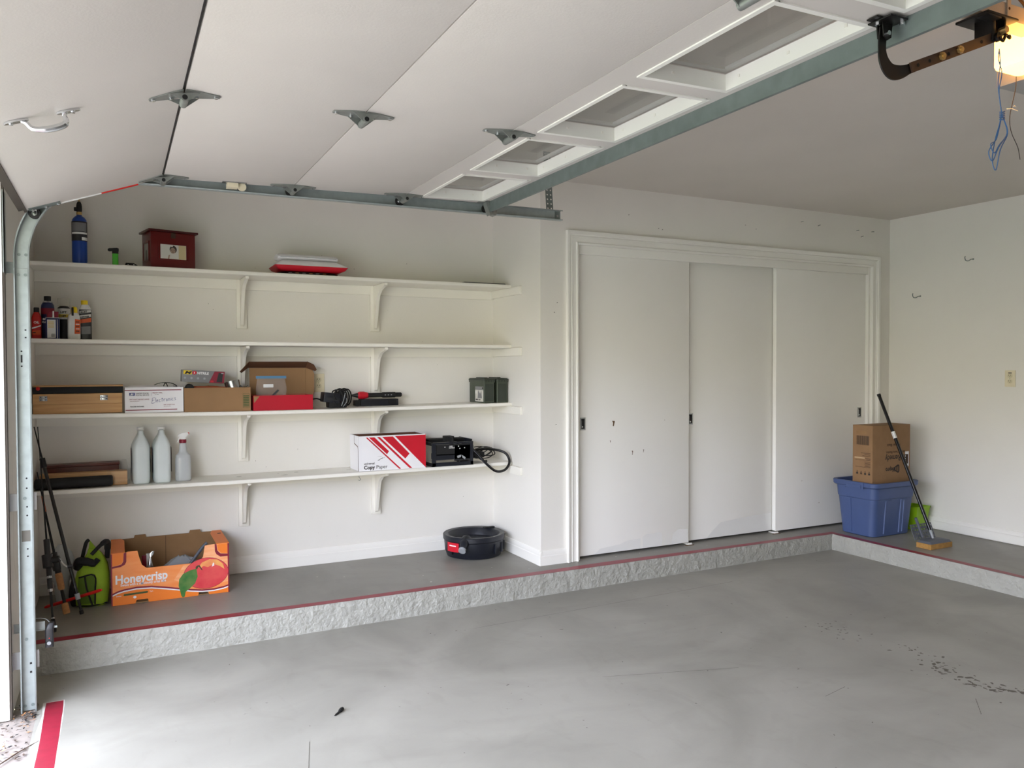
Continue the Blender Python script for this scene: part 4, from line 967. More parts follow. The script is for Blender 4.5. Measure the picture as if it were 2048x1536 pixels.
outlet('wall_outlet', 'cream wall outlet on the back of the recess behind the red carton lid', (1.135,WB-.0006,1.288), 0)
o = outlet('wall_outlet', 'cream wall outlet on the long right wall', (RX-.0006,3.313,1.292), -PI/2)
b = MB('ink'); b.box(-.012,.012,-.0062,-.0054,.036,.042); b.build('sticker', o)

# ------------------------------------------------------------------ lowest shelf
t = thing('black_roll', 'long black foam roll lying at the front left of the lowest shelf', 'roll', on_shelf(3,-.20,4.712))
t.location.z = sz(3,-.37)+.001
b = MB('blackm'); b.lathe([(.02,-.18),(.0285,-.174),(.0285,.174),(.02,.18)], 22, (0,0,.029), 'x'); b.build('roll_body', t)
t = thing('pine_block', 'pale wooden block wrapped in clear film at its right end on the lowest shelf', 'wood block', on_shelf(3,-.155,4.79))
b = MB('wood'); b.box(-.205,.205,-.044,.03,0,.074,0,.002); b.build('block', t)
b = MB('clear'); rr = random.Random(4); secs = []
for k in range(9):
    x = .105+.0142*k; s_ = 1.0 if x < .206 else max(.35, 1-(x-.206)*14)
    secs.append([(x+rr.uniform(-.004,.004), (-.007+(.040)*ca*s_+rr.uniform(-.003,.003)), .039+.0385*sa*s_+rr.uniform(-.002,.002)) for ca, sa in [(max(-1,min(1,1.35*math.cos(a))), max(-1,min(1,1.35*math.sin(a)))) for a in [2*PI*j/20 for j in range(20)]]])
b.loft(secs, cap=False); b.build('plastic_wrap', t)
t = thing('cherry_box', 'dark reddish wooden box at the back left of the lowest shelf behind the pale block', 'box', on_shelf(3,-.165,4.885))
b = MB('cherry'); b.box(-.175,.175,-.045,.045,0,.098,0,.003); b.build('box_body', t)
b = MB('cherry'); b.box(-.178,.178,-.047,.047,.0985,.112,0,.003); b.build('lid', t)
t = thing('plastic_wrap', 'crumpled clear plastic film between the wooden boxes and the left jug', 'plastic film', on_shelf(3,.035,4.885))
b = MB('clear'); secs = []
for k in range(8):
    z = .002+.12*k/7; r = .035*(1-.09*k)
    secs.append([(r*math.cos(a)*rr.uniform(.75,1.2)*.9, r*math.sin(a)*rr.uniform(.8,1.15), z+rr.uniform(-.004,.004)*(k > 0)) for a in [2*PI*j/16 for j in range(16)]])
b.loft(secs); b.build('film', t)
def jug(x, y, label, red):
    t = thing('gallon_jug', label, 'jug', on_shelf(3,x,y), 0, 'white gallon jugs on the lowest shelf')
    b = MB('jug'); P = []
    for z, hx, y0, y1, r in ((0,.040,-.06,.09,.018),(.006,.047,-.068,.098,.022),(.03,.049,-.07,.10,.022),(.19,.049,-.07,.10,.022),(.205,.047,-.068,.10,.022),(.23,.037,-.062,.098,.02),(.25,.025,-.052,.092,.016),(.268,.016,-.04,.085,.012),(.283,.0145,-.03,.07,.012),(.29,.010,-.02,.05,.008)):
        P.append([(px_*(.80+.20*max(0,min(1,(py_+.07)/.075))), py_, pz_) for px_, py_, pz_ in rrect(0,(y0+y1)/2,hx,(y1-y0)/2,r,z,6)])
    b.loft(P); b.build('jug_body', t)
    b = MB('white'); b.lathe([(.019,.286),(.0195,.288),(.0195,.302),(.017,.304)], 20, (0,.055,0)); b.build('cap', t)
    for s in (-1, 1):
        b = MB('labelblk', 'red', 'labelgry')
        x_ = s*.0496; b.poly([(x_,.006,.05),(x_,.078,.05),(x_,.078,.19),(x_,.006,.19)], 0); b.poly([(x_*1.005,.006,.145),(x_*1.005,.078,.145),(x_*1.005,.078,.185),(x_*1.005,.006,.185)], 1 if red else 2)
        b.build('label', t)
jug(.119, 4.79, 'milky white gallon jug next to the wooden boxes on the lowest shelf', True)
jug(.224, 4.785, 'milky white gallon jug beside the spray bottle on the lowest shelf', True)
t = thing('spray_bottle', 'milky spray bottle with a red collar and white trigger on the lowest shelf', 'spray bottle', on_shelf(3,.333,4.79))
b = MB('jugc'); b.loft([rrect(0,0,h,h*.8,h*.6,z) for z, h in ((0,.036),(.005,.041),(.12,.041),(.145,.036),(.155,.026),(.165,.021),(.205,.018),(.212,.015))]); b.build('bottle_body', t)
b = MB('dkred'); b.lathe([(.017,.2125),(.019,.2145),(.019,.23),(.017,.232)], 20); b.build('collar', t)
b = MB('white', 'redbottle'); b.prism([(-.012,.2325),(.012,.2325),(.016,.246),(.032,.262),(.024,.27),(-.006,.268),(-.024,.258),(-.028,.25),(-.016,.248)], 'y', -.010, .010); b.box(.026,.034,-.006,.006,.258,.27,1,.002); b.prism([(-.018,.247),(-.012,.247),(-.022,.222),(-.028,.214),(-.031,.216)], 'y', -.005, .005); b.build('trigger', t)
t = thing('paper_box', 'open white copy paper box with red diagonal stripes on the lowest shelf', 'box', on_shelf(3,1.528,4.782))
Wb, Db, Hb = .215, .1, .214
b = MB('paper', 'carddk'); open_box(b, -Wb, Wb, -Db, Db, Hb, .005); b.box(-Wb-.001,-Wb+.0001,-Db+.035,Db,Hb-.055,Hb,0)
pts = [(-Db+.012,0),(-Db+.012,.135),(-Db+.02,.15),(-Db+.10,.165),(-Db+.10,Hb)]
for (ya, za), (yb_, zb_) in zip(pts, pts[1:]):
    d = Vector((0,yb_-ya,zb_-za)); n = Vector((0,-d.z,d.y)).normalized()*.0028; b.poly([Vector((-Wb-.0016,ya,za))+n, Vector((-Wb-.0016,ya,za))-n, Vector((-Wb-.0016,yb_,zb_))-n, Vector((-Wb-.0016,yb_,zb_))+n], 1)
b.build('carton', t)
b = MB('red', 'ink', 'paper'); y = -Db-.0006
def uv(pts, mi, e=0): b.poly([(-Wb+u*2*Wb, y-e, Hb*(1-v)) for u, v in pts], mi)
uv([(.10,.04),(.125,.04),(.62,.985),(.59,.985)], 0); uv([(.145,.04),(.225,.04),(.44,.46),(.41,.545)], 0); uv([(.265,.04),(.305,.04),(.79,.985),(.75,.985)], 0)
uv([(.34,.04),(.50,.04),(.75,.56),(.685,.70)], 0); uv([(.53,.03),(.995,.03),(.995,.985)], 0)
uv([(.995,.0),(1,.0),(1,1),(.995,1)], 0)
b.text('universal', .019, (-Wb+.03,y-.0003,.040), mi=1, bold=.0001); b.text('Copy', .031, (-Wb+.03,y-.0003,.012), mi=1, bold=.0009); b.text('Paper', .031, (-Wb+.107,y-.0003,.012), mi=1)
for (u0, v0, u1, v1, w_) in ((.28,.70,.35,.64,.004),(.27,.59,.33,.6,.0012),(.35,.64,.38,.635,.0016),(.27,.72,.30,.70,.003)):
    a_ = Vector((-Wb+u0*2*Wb, y, Hb*(1-v0))); e_ = Vector((-Wb+u1*2*Wb, y, Hb*(1-v1))); d = e_-a_; n = Vector((-d.z,0,d.x)).normalized()*w_/2; b.poly([a_+n*.4, a_-n*.4, e_-n, e_+n], 1)
b.build('printing', t)
t = thing('radio_mount', 'black metal frame box with bolts and a small white caption on the lowest shelf', 'frame box', on_shelf(3,1.915,4.80))
b = MB('navyblk', 'blackm', 'white', 'greyl')
fx0, fx1, fy, fh = -.135, .148, -.135, .152
b.box(fx0,fx0+.026,fy,fy+.012,0,fh,0,.001); b.box(fx1-.02,fx1,fy,fy+.012,0,fh-.006,0,.001); b.box(fx0,fx1,fy,fy+.012,0,.024,0,.001); b.box(fx0,fx1,fy-.001,fy+.012,fh-.012,fh,0,.001)
b.box(fx0+.03,fx1-.02,fy+.004,fy+.012,.07,.138,1); b.box(.02,fx1-.015,fy+.004,fy+.012,.03,.13,1); b.box(fx0+.026,fx1-.02,fy+.004,fy+.09,.04,.078,0,.002)
for x in (fx0-.02, fx1-.03): b.box(x,x+.014,.06,.074,0,fh+.01,1,.001)
b.box(fx0,fx0+.01,fy,.074,0,.02,1); b.box(fx1-.01,fx1,fy,.074,0,.02,1); b.box(fx0,fx0+.01,fy+.012,.074,fh-.02,fh,1); b.box(fx1-.012,fx1-.002,fy+.012,.074,fh-.03,fh+.014,0); b.box(fx0+.02,fx1-.01,-.02,.07,fh-.01,fh+.012,1,.002)
b.box(-.02,.035,-.09,-.02,fh+.0,fh+.034,1,.004); b.box(.0,.014,-.128,-.09,fh-.03,fh+.03,1,.001)
for (x, z) in ((-.048,.122),(.046,.124),(.055,.109),(.088,.112)): b.lathe([(.0035,fy+.001),(.003,fy+.0035)], 10, (x,0,z), 'y', 2)
b.text('OPEN', .009, (-.006,fy+.0032,.122), mi=2, align='CENTER', bold=.0003); b.text('HANDLE', .010, (0,fy+.0032,.112), mi=2, align='CENTER', bold=.0003)
b.poly([(.035,fy+.003,.062),(.066,fy+.003,.068),(.062,fy+.003,.052),(.04,fy+.003,.048)], 3); b.poly([(.07,fy+.003,.066),(.095,fy+.003,.05),(.092,fy+.003,.036),(.072,fy+.003,.05)], 3)
b.build('frame', t)
b = MB('blackg'); b.tube([(.15,-.118,.10),(.185,-.135,.06),(.235,-.152,.0),(.30,-.160,-.05),(.365,-.158,-.045),(.405,-.145,.0),(.398,-.12,.05),(.36,-.09,.075),(.28,-.06,.088),(.2,-.05,.085)], .0085, 10, smooth=6); b.build('thick_cable', t)
b = MB('blackm')
for k in range(5):
    b.tube([(.26+.075*math.cos(a)+.01*math.sin(k*2), -.03+.03*math.sin(a+k)*.8, .055+.03*math.sin(a+k*.9)+.004*k) for a in [2*PI*j/16 for j in range(17)]], .0032, 6, smooth=2)
b.box(.19,.27,-.05,.02,.03,.07,0,.01); b.tube([(.18,-.08,.06),(.215,-.085,.03),(.245,-.09,.012)], .005, 7, smooth=3); b.lathe([(.007,.24),(.009,.265)], 10, (0,-.09,.010), 'x'); b.build('cord_bundle', t)
b = MB('greyl'); b.box(.152,.168,-.10,-.085,.085,.12,0,.002); b.build('connector', t)

# ------------------------------------------------------------------ on the ledge below the shelves
t = thing('apple_carton', 'orange Honeycrisp apple carton with an open top on the ledge under the shelves', 'box', (-.035,4.56,LZ+.0008))
Wa, Da = .58, .375
out = [(0,0),(.112,0),(.118,.018),(.172,.018),(.176,0),(.419,0),(.424,.018),(.47,.018),(.476,0),(.58,0),(.58,.27),(.515,.27),(.503,.272),(.456,.268),(.447,.21),(.432,.188),(.40,.179),(.168,.181),(.145,.2),(.132,.245),(.125,.276),(.078,.276),(.065,.27),(0,.27)]
def tri_panel(b, poly, y0, y1, mi):
    from mathutils.geometry import tessellate_polygon
    tr_ = tessellate_polygon([[Vector((p[0],p[1],0)) for p in poly]]); n = len(poly)
    v = [(p[0],y0,p[1]) for p in poly]+[(p[0],y1,p[1]) for p in poly]
    f = [tuple(q) for q in tr_]+[tuple(n+i for i in q)[::-1] for q in tr_]+[(i,(i+1)%n,n+(i+1)%n,n+i) for i in range(n)]
    b.add(v, f, mi)
b = MB('orange', 'cardd'); tri_panel(b, out, 0, .004, 0); tri_panel(b, [(p[0]*.99+.0029, p[1]*.99+.001) for p in out], .0041, .0046, 1); b.build('front_panel', t)
b = MB('cardd', 'inkbrown'); tri_panel(b, [(0,0),(Wa,0),(Wa,.27),(.47,.272),(.465,.288),(.41,.288),(.405,.272),(.18,.272),(.175,.288),(.12,.288),(.115,.272),(0,.27)], Da-.005, Da, 0); b.box(.279,.281,Da-.0056,Da-.005,.01,.27,1); b.build('back_panel', t)
for (x0_, x1_) in ((0,.005),(Wa-.005,Wa)):
    b = MB('dkred', 'cardd'); b.box(x0_, x1_, .0046, Da-.005, 0, .268, 0); xx = .0051 if x0_ == 0 else Wa-.0056; b.box(xx, xx+.0005, .005, Da-.006, .002, .262, 1); b.build('side_panel', t)
for s in (0, 1):
    b = MB('orange', 'inkbrown')
    P = [(0,0),(.066,0),(.066,Da-.06),(.05,Da-.002),(.0,Da-.002)] if s == 0 else [(Wa-.066,0),(Wa,0),(Wa,Da-.002),(Wa-.05,Da-.002),(Wa-.066,Da-.07)]
    b.prism(P, 'z', .2705, .274, 0)
    if s: b.box(Wa-.03,Wa-.012,Da-.11,Da-.09,.2741,.2746,1)
    b.build('top_flange', t)
b = MB('cardd'); b.box(.005,Wa-.005,.0046,Da-.005,0,.004); b.build('bottom', t)
b = MB('orangel', 'peach', 'dkred', 'paper', 'apple', 'appley', 'leaf', 'stem', 'orange', 'greenprint'); y = -.0006
def P2(pts, mi, e=0):
    from mathutils.geometry import tessellate_polygon
    tr_ = tessellate_polygon([[Vector((p[0],p[1],0)) for p in pts]]); b.add([(p[0],y-e,p[1]) for p in pts], [tuple(q) for q in tr_], mi)
cur = [(.0,.062),(.03,.075),(.06,.082),(.12,.088),(.19,.084),(.26,.07),(.32,.056),(.38,.042),(.44,.032),(.50,.03),(.55,.036),(.58,.044)]
P2([(0,.27),(0,.062)]+cur[1:]+[(.58,.27),(.515,.27),(.503,.272),(.456,.268),(.447,.21),(.432,.188),(.40,.179),(.168,.181),(.145,.2),(.132,.245),(.125,.276),(.078,.276),(.065,.27)], 0)
P2([(.3,.1),(.35,.178),(.40,.179),(.432,.188),(.447,.21),(.456,.268),(.503,.272),(.515,.27),(.58,.27),(.58,.06),(.4,.05)], 1, .0002)
P2([p for p in cur]+[(p[0],p[1]-.009) for p in reversed(cur)], 2, .0004); P2([(p[0],p[1]-.0085) for p in cur]+[(p[0],p[1]-.015) for p in reversed(cur)], 3, .0006)
P2([(0,.195),(.045,.2),(.065,.21),(.072,.225),(.073,.274),(.060,.27),(.058,.228),(.05,.214),(.03,.208),(0,.205)], 2, .0006); P2([(0,.207),(.028,.21),(.048,.216),(.057,.23),(.058,.269),(0,.269)], 8, .0004)
P2([(.58,.2),(.535,.2),(.515,.215),(.507,.232),(.506,.272),(.516,.27),(.52,.235),(.535,.218),(.58,.212)], 2, .0006); P2([(.58,.214),(.538,.22),(.522,.236),(.518,.269),(.58,.269)], 8, .0004)
P2([(0,.0),(.006,.0),(.006,.27),(0,.27)], 2, .0008); P2([(.574,.0),(.58,.0),(.58,.27),(.572,.27)], 2, .0008)
ap = [(.462+.108*math.cos(a)*(1+.04*math.cos(2*a)), .118+.083*math.sin(a)) for a in [2*PI*k/40 for k in range(40)]]
def clip(pts):
    o = []
    for p in pts:
        zc = None
        for (a, za), (c, zc_) in zip(cur, cur[1:]):
            if a <= p[0] <= c: zc = za+(zc_-za)*(p[0]-a)/(c-a)
        o.append((p[0], max(p[1], (zc or .04)+.001)))
    return o
P2(clip([(.462+(x-.462)*1.02, .118+(z-.118)*1.025) for x, z in ap]), 2, .0007); P2(clip(ap), 4, .0009)
P2([(.42,.152),(.44,.178),(.48,.193),(.52,.186),(.548,.16),(.555,.13),(.53,.15),(.50,.163),(.47,.15),(.45,.158)], 5, .0011); P2([(.49,.150),(.497,.172),(.502,.168),(.503,.155)], 3, .0013)
P2([(.43,.16),(.445,.158),(.43,.145)], 5, .0012)
P2([(.408,.148),(.416,.146),(.424,.158),(.440,.135),(.443,.138),(.428,.166),(.417,.165),(.408,.158)], 7, .0013)
P2([(.342,.001),(.352,.004),(.357,.03),(.378,.045),(.405,.07),(.418,.105),(.412,.148),(.38,.143),(.345,.128),(.325,.10),(.322,.065),(.33,.035),(.335,.01)], 6, .0013)
for dx, dz in ((0,0),): b.text('Honeycrisp', .063, (.018,y-.0008,.112), right=(1,0,.01), mi=3, bold=.0018, sx=.86)
b.text('Sweet with a deliciously crisp bite', .0185, (.043,y-.0008,.097), right=(1,0,.01), mi=3, bold=.0003, sx=.86)
P2([(.06,.046),(.17,.049),(.174,.054),(.17,.059),(.06,.056),(.056,.051)], 9, .0008); b.text('Sweet', .010, (.022,y-.0008,.045), mi=3); b.text('Tart', .010, (.18,y-.0008,.052), mi=3)
P2([(.11+.008*math.cos(k*PI/5), .034+.007*math.sin(k*PI/5)) for k in range(10)], 3, .0008); b.build('printing', t)
def in_c(x, y, z): return (-.035+x, 4.56+y, LZ+.006+z)
t = thing('plastic_bag', 'crumpled white plastic bag inside the orange apple carton', 'plastic bag', in_c(.355,.215,0))
b = MB('greyl'); rr = random.Random(9); secs = []
for k in range(9):
    z = .172*k/8; r = [.10,.125,.13,.13,.125,.11,.09,.06,.02][k]
    secs.append([(r*1.05*math.cos(a)*rr.uniform(.85,1.1), r*.6*math.sin(a)*rr.uniform(.85,1.1), z+rr.uniform(-.008,.008)*(k > 0)) for a in [2*PI*j/18 for j in range(18)]])
b.loft(secs); b.build('bag_film', t)
t = thing('metal_ladle', 'shiny silver piece standing up at the left inside the orange apple carton', 'metal piece', in_c(.19,.10,0))
b = MB('chrome'); b.loft([rrect(0,.004*k,.012+.006*math.sin(k*.9),.007,.006,z) for k, z in enumerate((0,.05,.10,.15,.18,.205))]+[rrect(.006,.02,.013,.006,.005,.222), rrect(.014,.02,.006,.004,.003,.235)]); b.build('blade', t)
b = MB('dkred', 'photo'); b.loft([rrect(-.03,.03,.011,.007,.005,z) for z in (0,.12,.2,.215)]); b.loft([rrect(-.012,.034,.008,.007,.005,z) for z in (.15,.2,.222)], 1); b.build('grip', t)
t = thing('grey_bar', 'flat grey bar leaning against the right side inside the orange apple carton', 'bar', in_c(.40,.055,0))
b = MB('greyp'); b.tube([(-.06,0,.1),(0,.012,.175),(.05,.02,.238),(.075,.024,.262)], [.007,.008,.009,.009], 8, smooth=3); b.build('bar_body', t)

t = thing('oil_drain_pan', 'round black plastic oil drain pan in the corner of the ledge under the shelves', 'drain pan', (2.10,4.745,LZ+.0008))
b = MB('navyblk', 'blackm'); n = 56
def sq(r, z, k=0.0):
    o = []
    for i in range(n):
        a = 2*PI*i/n; rr_ = r*(1+k*max(0,math.cos(a-.75))**6)
        o.append((rr_*math.cos(a), rr_*math.sin(a), z))
    return o
b.loft([sq(.165,0),sq(.178,.004),sq(.186,.03),sq(.19,.036),sq(.196,.105,.04),sq(.202,.112,.05),sq(.203,.138,.06),sq(.198,.143,.06),sq(.172,.14),sq(.165,.132),sq(.150,.095),sq(.02,.088)])
for a in [-PI/2+.35, -PI/2+.75, -PI/2+1.1, -PI/2-1.2]:
    b.loft([[(r*math.cos(a+d), r*math.sin(a+d), z) for r, d in ((.19,-.02),(.203,-.02),(.203,.02),(.19,.02))] for z in (.03,.09)])
b.box(.11,.19,.075,.1,.1435,.15,1,.003)
b.build('pan_body', t)
b = MB('navyblk'); av = -PI/2-.72; dv = Vector((math.cos(av), math.sin(av), 0))
b.tube([dv*.15+Vector((0,0,.125)), dv*.205+Vector((0,0,.11)), dv*.24+Vector((0,0,.082))], [.034,.028,.023], 16, smooth=4); b.build('spout', t)
b = MB('greyl'); b.tube([dv*.2402+Vector((0,0,.0818)), dv*.252+Vector((0,0,.072))], .024, 18); b.build('spout_cap', t)
b = MB('red', 'paper'); a0_ = -PI/2-1.15
b.loft([[(.2045*math.cos(a0_+da), .2045*math.sin(a0_+da), z) for da in (-.24,-.12,0,.12,.24)] for z in (.05,.108)], 0, cap=False, close=False); b.loft([[(.2052*math.cos(a0_+da), .2052*math.sin(a0_+da), z) for da in (-.14,0,.14)] for z in (.085,.092)], 1, cap=False, close=False); b.build('label', t)

t = thing('cooler_bag', 'lime green soft bag with black straps beside the orange carton', 'bag', (-.125,4.665,LZ+.0008))
b = MB('lime'); secs = []
for z, hx, hy, cx_, cy_ in ((0,.066,.06,0,0),(.01,.074,.066,0,0),(.08,.08,.072,.002,0),(.15,.079,.07,.004,.0),(.20,.068,.056,.008,.006),(.235,.05,.034,.012,.012),(.262,.034,.012,.012,.014),(.285,.02,.006,.004,.014)):
    secs.append(rrect(cx_,cy_,hx,hy,min(hx,hy)*.55,z,7))
b.loft(secs); b.build('body', t)
b = MB('limed', 'blackm'); b.loft([[(-.066,-.0715,.02),(.012,-.0745,.02)],[(-.066,-.075,.08),(.014,-.0775,.08)],[(-.058,-.0735,.16),(.012,-.0755,.165)]], 0, cap=False, close=False)
b.tube([(.014,-.075,.015),(.016,-.0795,.08),(.013,-.077,.165),(-.058,-.0755,.16)], .004, 6, 1, smooth=4); b.tube([(-.03,-.074,.163),(-.022,-.08,.10),(.002,-.078,.012)], .0045, 6, 1, smooth=4); b.tube([(-.066,-.062,.012),(0,-.068,.006),(.07,-.056,.012)], .004, 6, 1, smooth=3); b.build('mesh_pocket', t)
b = MB('blackm'); b.tube([(-.06,-.02,.20),(-.055,-.04,.235),(-.02,-.06,.235),(.012,-.06,.225),(.03,-.05,.24)], [.024,.022,.02,.014], 10, smooth=4)
b.tube([(-.045,.02,.235),(-.03,.03,.30),(-.022,.03,.322),(-.012,.034,.33)], .009, 8, smooth=3); b.tube([(.0,-.02,.262),(.045,.0,.305),(.072,.05,.31),(.074,.06,.27),(.07,.05,.22)], [.01,.014,.016,.012], 8, smooth=4); b.build('strap', t)
b = MB('lime'); b.prism([(-.022,.24),(.03,.25),(.016,.29),(-.008,.326)], 'y', .036, .042); b.build('flap', t)
b = MB('blackm'); b.loft([rrect(-.074,.004,.02+.012*math.sin(PI*k/5),.03+.012*math.sin(PI*k/5),.012,.003+.13*k/5,6) for k in range(6)]); b.build('side_pouch', t)

def rod(label, p0, p1, mats, fn):
    p0 = Vector(p0); p1 = Vector(p1); t = thing('fishing_rod', label, 'fishing rod', p0, 0, 'rods leaning in the left corner of the recess')
    d = (p1-p0); Lr = d.length; d.normalize(); side = d.cross(Vector((0,1,0))).normalized(); up = side.cross(d)
    fn(t, lambda s, a=0, c=0: d*s+side*a+up*c, Lr); return t
def rodA(t, P, Lr):
    b = MB('blackm'); b.tube([P(.12),P(.35),P(Lr)], [.006,.0045,.002], 8); b.build('shaft', t)
    b = MB('blackm', 'tin'); b.tube([P(.0),P(.01),P(.055),P(.06)], [.011,.013,.010,.008], 12); b.tube([P(.0605),P(.066)], .009, 12, 1); b.build('butt_grip', t)
    b = MB('blackm'); b.tube([P(.0665),P(.185)], .0045, 8); b.build('blank', t)
    b = MB('black', 'tin'); b.tube([P(.186),P(.20)], .011, 12, 1); b.tube([P(.2005),P(.25)], .012, 12); b.tube([P(.2505),P(.262)], .012, 12, 1); b.tube([P(.2625),P(.44)], [.012,.014,.013], 12); b.build('handle', t)
    b = MB('black', 'chrome'); b.tube([P(.30,.0,-.02),P(.36,-.0,-.024)], [.022,.024,.022], 14); b.tube([P(.33,0,-.02),P(.33,-.05,-.03)], .016, 14); b.tube([P(.33,-.05,-.03),P(.30,-.065,-.03),P(.285,-.08,-.03)], .004, 7, 1, smooth=3); b.tube([P(.285,-.08,-.03),P(.285,-.1,-.03)], .008, 8); b.build('reel', t)
    for s in (.55,.72,.86):
        b = MB('blackm'); b.tube([P(s+.006*math.cos(a), .008*math.sin(a)*0+.0, -.009+.007*math.sin(a)) for a in [2*PI*k/10 for k in range(11)]], .0012, 5); b.build('line_guide', t)
def rodB(t, P, Lr):
    b = MB('blackm', 'tooldk'); b.tube([P(.26),P(.45),P(Lr)], [.007,.005,.002], 8); b.tube([P(.52),P(.60)], .0052, 8, 1); b.build('shaft', t)
    b = MB('cork'); b.tube([P(.0),P(.006),P(.05),P(.055)], [.014,.0165,.0155,.012], 14); b.build('butt_grip', t)
    b = MB('blackm'); b.tube([P(.0555),P(.12)], .0075, 10); b.build('blank', t)
    b = MB('cork'); b.tube([P(.1205),P(.13),P(.20),P(.205)], [.011,.0155,.0165,.013], 14); b.build('fore_grip', t)
    b = MB('black', 'tin'); b.tube([P(.2055),P(.27)], .014, 12); b.tube([P(.2705),P(.285)], .0135, 12, 1); b.tube([P(.2855),P(.31)], .014, 12); b.tube([P(.22,0,-.022),P(.28,0,-.026)], [.018,.022,.018], 14); b.build('reel', t)
def rodC(t, P, Lr):
    b = MB('blackg', 'blackm'); b.tube([P(.09),P(Lr*.78)], .0085, 12); b.tube([P(Lr*.78+.001),P(Lr*.83)], .013, 12, 1); b.tube([P(Lr*.83+.001),P(Lr)], [.004,.0025], 8, 1); b.build('shaft', t)
    b = MB('blackm'); b.tube([P(.0),P(.004),P(.02)], [.008,.010,.009], 10); b.tube([P(.021),P(.089)], .0065, 10); b.build('tip', t)
    b = MB('greyl'); b.tube([P(.075),P(.105)], .0115, 12); b.build('clip', t)
rod('black fishing rod with a small reel standing nearest the door track', (-.272,4.20,LZ+.0125), (-.355,4.628,1.09), None, rodA)
rod('fishing rod with two pale cork grips leaning in the left corner of the recess', (-.232,4.47,LZ+.0165), (-.362,4.642,.86), None, rodB)
rod('plain black pole with a small white clip near its foot in the left corner', (-.165,4.452,LZ+.0105), (-.372,4.64,1.09), None, rodC)
t = thing('red_stick', 'short red plastic stick lying across in front of the lime green bag', 'stick', (-.34,4.67,LZ+.0085))
b = MB('handred'); b.tube([(0,0,0),(.012,-.008,.005),(.25,-.158,.094),(.262,-.165,.099)], [.005,.008,.008,.005], 10); b.build('stick_body', t)
t = thing('clear_bag', 'small crumpled clear plastic packet behind the black pole left of the green bag', 'packet', (-.27,4.80,LZ+.0008))
b = MB('jugc'); secs = []
for k in range(8):
    z = .3*k/7; r = [.03,.034,.038,.045,.052,.055,.045,.014][k]
    secs.append([(r*math.cos(a)*rr.uniform(.8,1.15), r*.6*math.sin(a)*rr.uniform(.8,1.1), z) for a in [2*PI*j/14 for j in range(14)]])
b.loft(secs); b.build('film', t)

# ------------------------------------------------------------------ safety sensor at the track
t = thing('safety_sensor', 'small grey photo eye sensor on a steel bar behind the foot of the door track', 'sensor', (-.257,3.735,.2425))
b = MB('labelblk', 'black'); b.loft([rrect(0,0,.015,.017,.006,z) for z in (0,.003,.07)]+[rrect(.004,.0,.013,.015,.006,.09), rrect(.008,0,.009,.010,.004,.098)]); b.build('housing', t)
b = MB('black', 'greyl', 'handred'); b.lathe([(.011,-.020),(.011,-.0172)], 18, (-.001,0,.018), 'y'); b.lathe([(.0075,-.0206),(.0075,-.0202)], 16, (-.001,0,.018), 'y', 1); b.lathe([(.002,-.018),(.002,-.0172)], 8, (0,0,.038), 'y', 2); b.build('eye', t)
b = MB('galv', 'galvd'); b.box(-.126,-.016,.006,.010,.068,.105); b.box(-.12,-.018,.003,.0058,.068,.072); b.box(-.12,-.018,.003,.0058,.101,.105); b.box(-.10,-.085,.002,.0058,.082,.090,1); b.lathe([(.005,.016),(.005,.028)], 10, (0,0,.078), 'x'); b.build('mounting_bar', t)
b = MB('greyl'); b.tube([(.0,.006,.098),(-.015,.012,.112),(-.045,.014,.118),(-.065,.014,.114)], .0015, 6, smooth=4); b.build('wire', t)

# ------------------------------------------------------------------ right corner
t = thing('storage_tote', 'blue plastic storage tote standing on the ledge by the right closet door', 'storage tote', (5.02,3.995,LZ+.0008))
b = MB('tote', 'totehi'); n = 8
def tr_(hx, hy, r, z): return rrect(0,0,hx,hy,r,z,n)
outer = [tr_(.195,.135,.045,0), tr_(.203,.143,.05,.006), tr_(.217,.163,.05,.27), tr_(.222,.172,.05,.275), tr_(.226,.178,.05,.355)]
b.loft(outer+[tr_(.222,.174,.047,.356), tr_(.20,.14,.04,.012), tr_(.19,.13,.04,.010)])
for (x0_, x1_) in ((-.10,-.03),(.06,.13)):
    for yy_, s in ((-1,-1),):
        b.loft([[(x0_+d, s*(.145+.0204*z/.27+o), z) for d, o in ((0,-.003),(.004,.0045),(x1_-x0_-.004,.0045),(x1_-x0_,-.003))] for z in (.02,.262)], 0)
b.loft([[(.088+dx, -(.145+.0204*z/.27+o), z) for dx, o in ((0,.003),(.003,.008),(.010,.008),(.013,.003))] for z in (.025,.255)], 1)
b.loft([[(-(.2045+.0125*z/.27+o), .03+dy, z) for dy, o in ((0,-.003),(.004,.004),(.05,.004),(.054,-.003))] for z in (.02,.265)], 0)
b.build('tub', t)
b = MB('tote'); b.loft([tr_(.2264,.1784,.05,.356), tr_(.238,.192,.055,.3562), tr_(.245,.199,.058,.364), tr_(.247,.2,.058,.39), tr_(.243,.197,.056,.394), tr_(.226,.178,.05,.394), tr_(.2225,.1745,.047,.356)], cap=False); b.build('rim', t)
for s in (-1, 1):
    b = MB('tote'); b.prism([(-.07,.345),(-.06,.35),(.06,.35),(.07,.345),(.07,.357),(-.07,.357)], 'x', s*.232-.009, s*.232+.009)
    b.box(s*.2475-.002, s*.2475+.002, -.075, .05, .352, .372, 0, .001); b.box(s*.2485-.003,s*.2485+.003,-.098,-.08,.348,.391,0,.002); b.build('handle', t)
bx0, bx1, by0, by1 = 4.826, 5.228, 3.865, 4.035
t = thing('shipping_box', 'tall brown shipping box with upside down print standing in the blue tote', 'box', ((bx0+bx1)/2,(by0+by1)/2,LZ+.21))
hx, hy, Hs = (bx1-bx0)/2, (by1-by0)/2, .953-LZ-.21
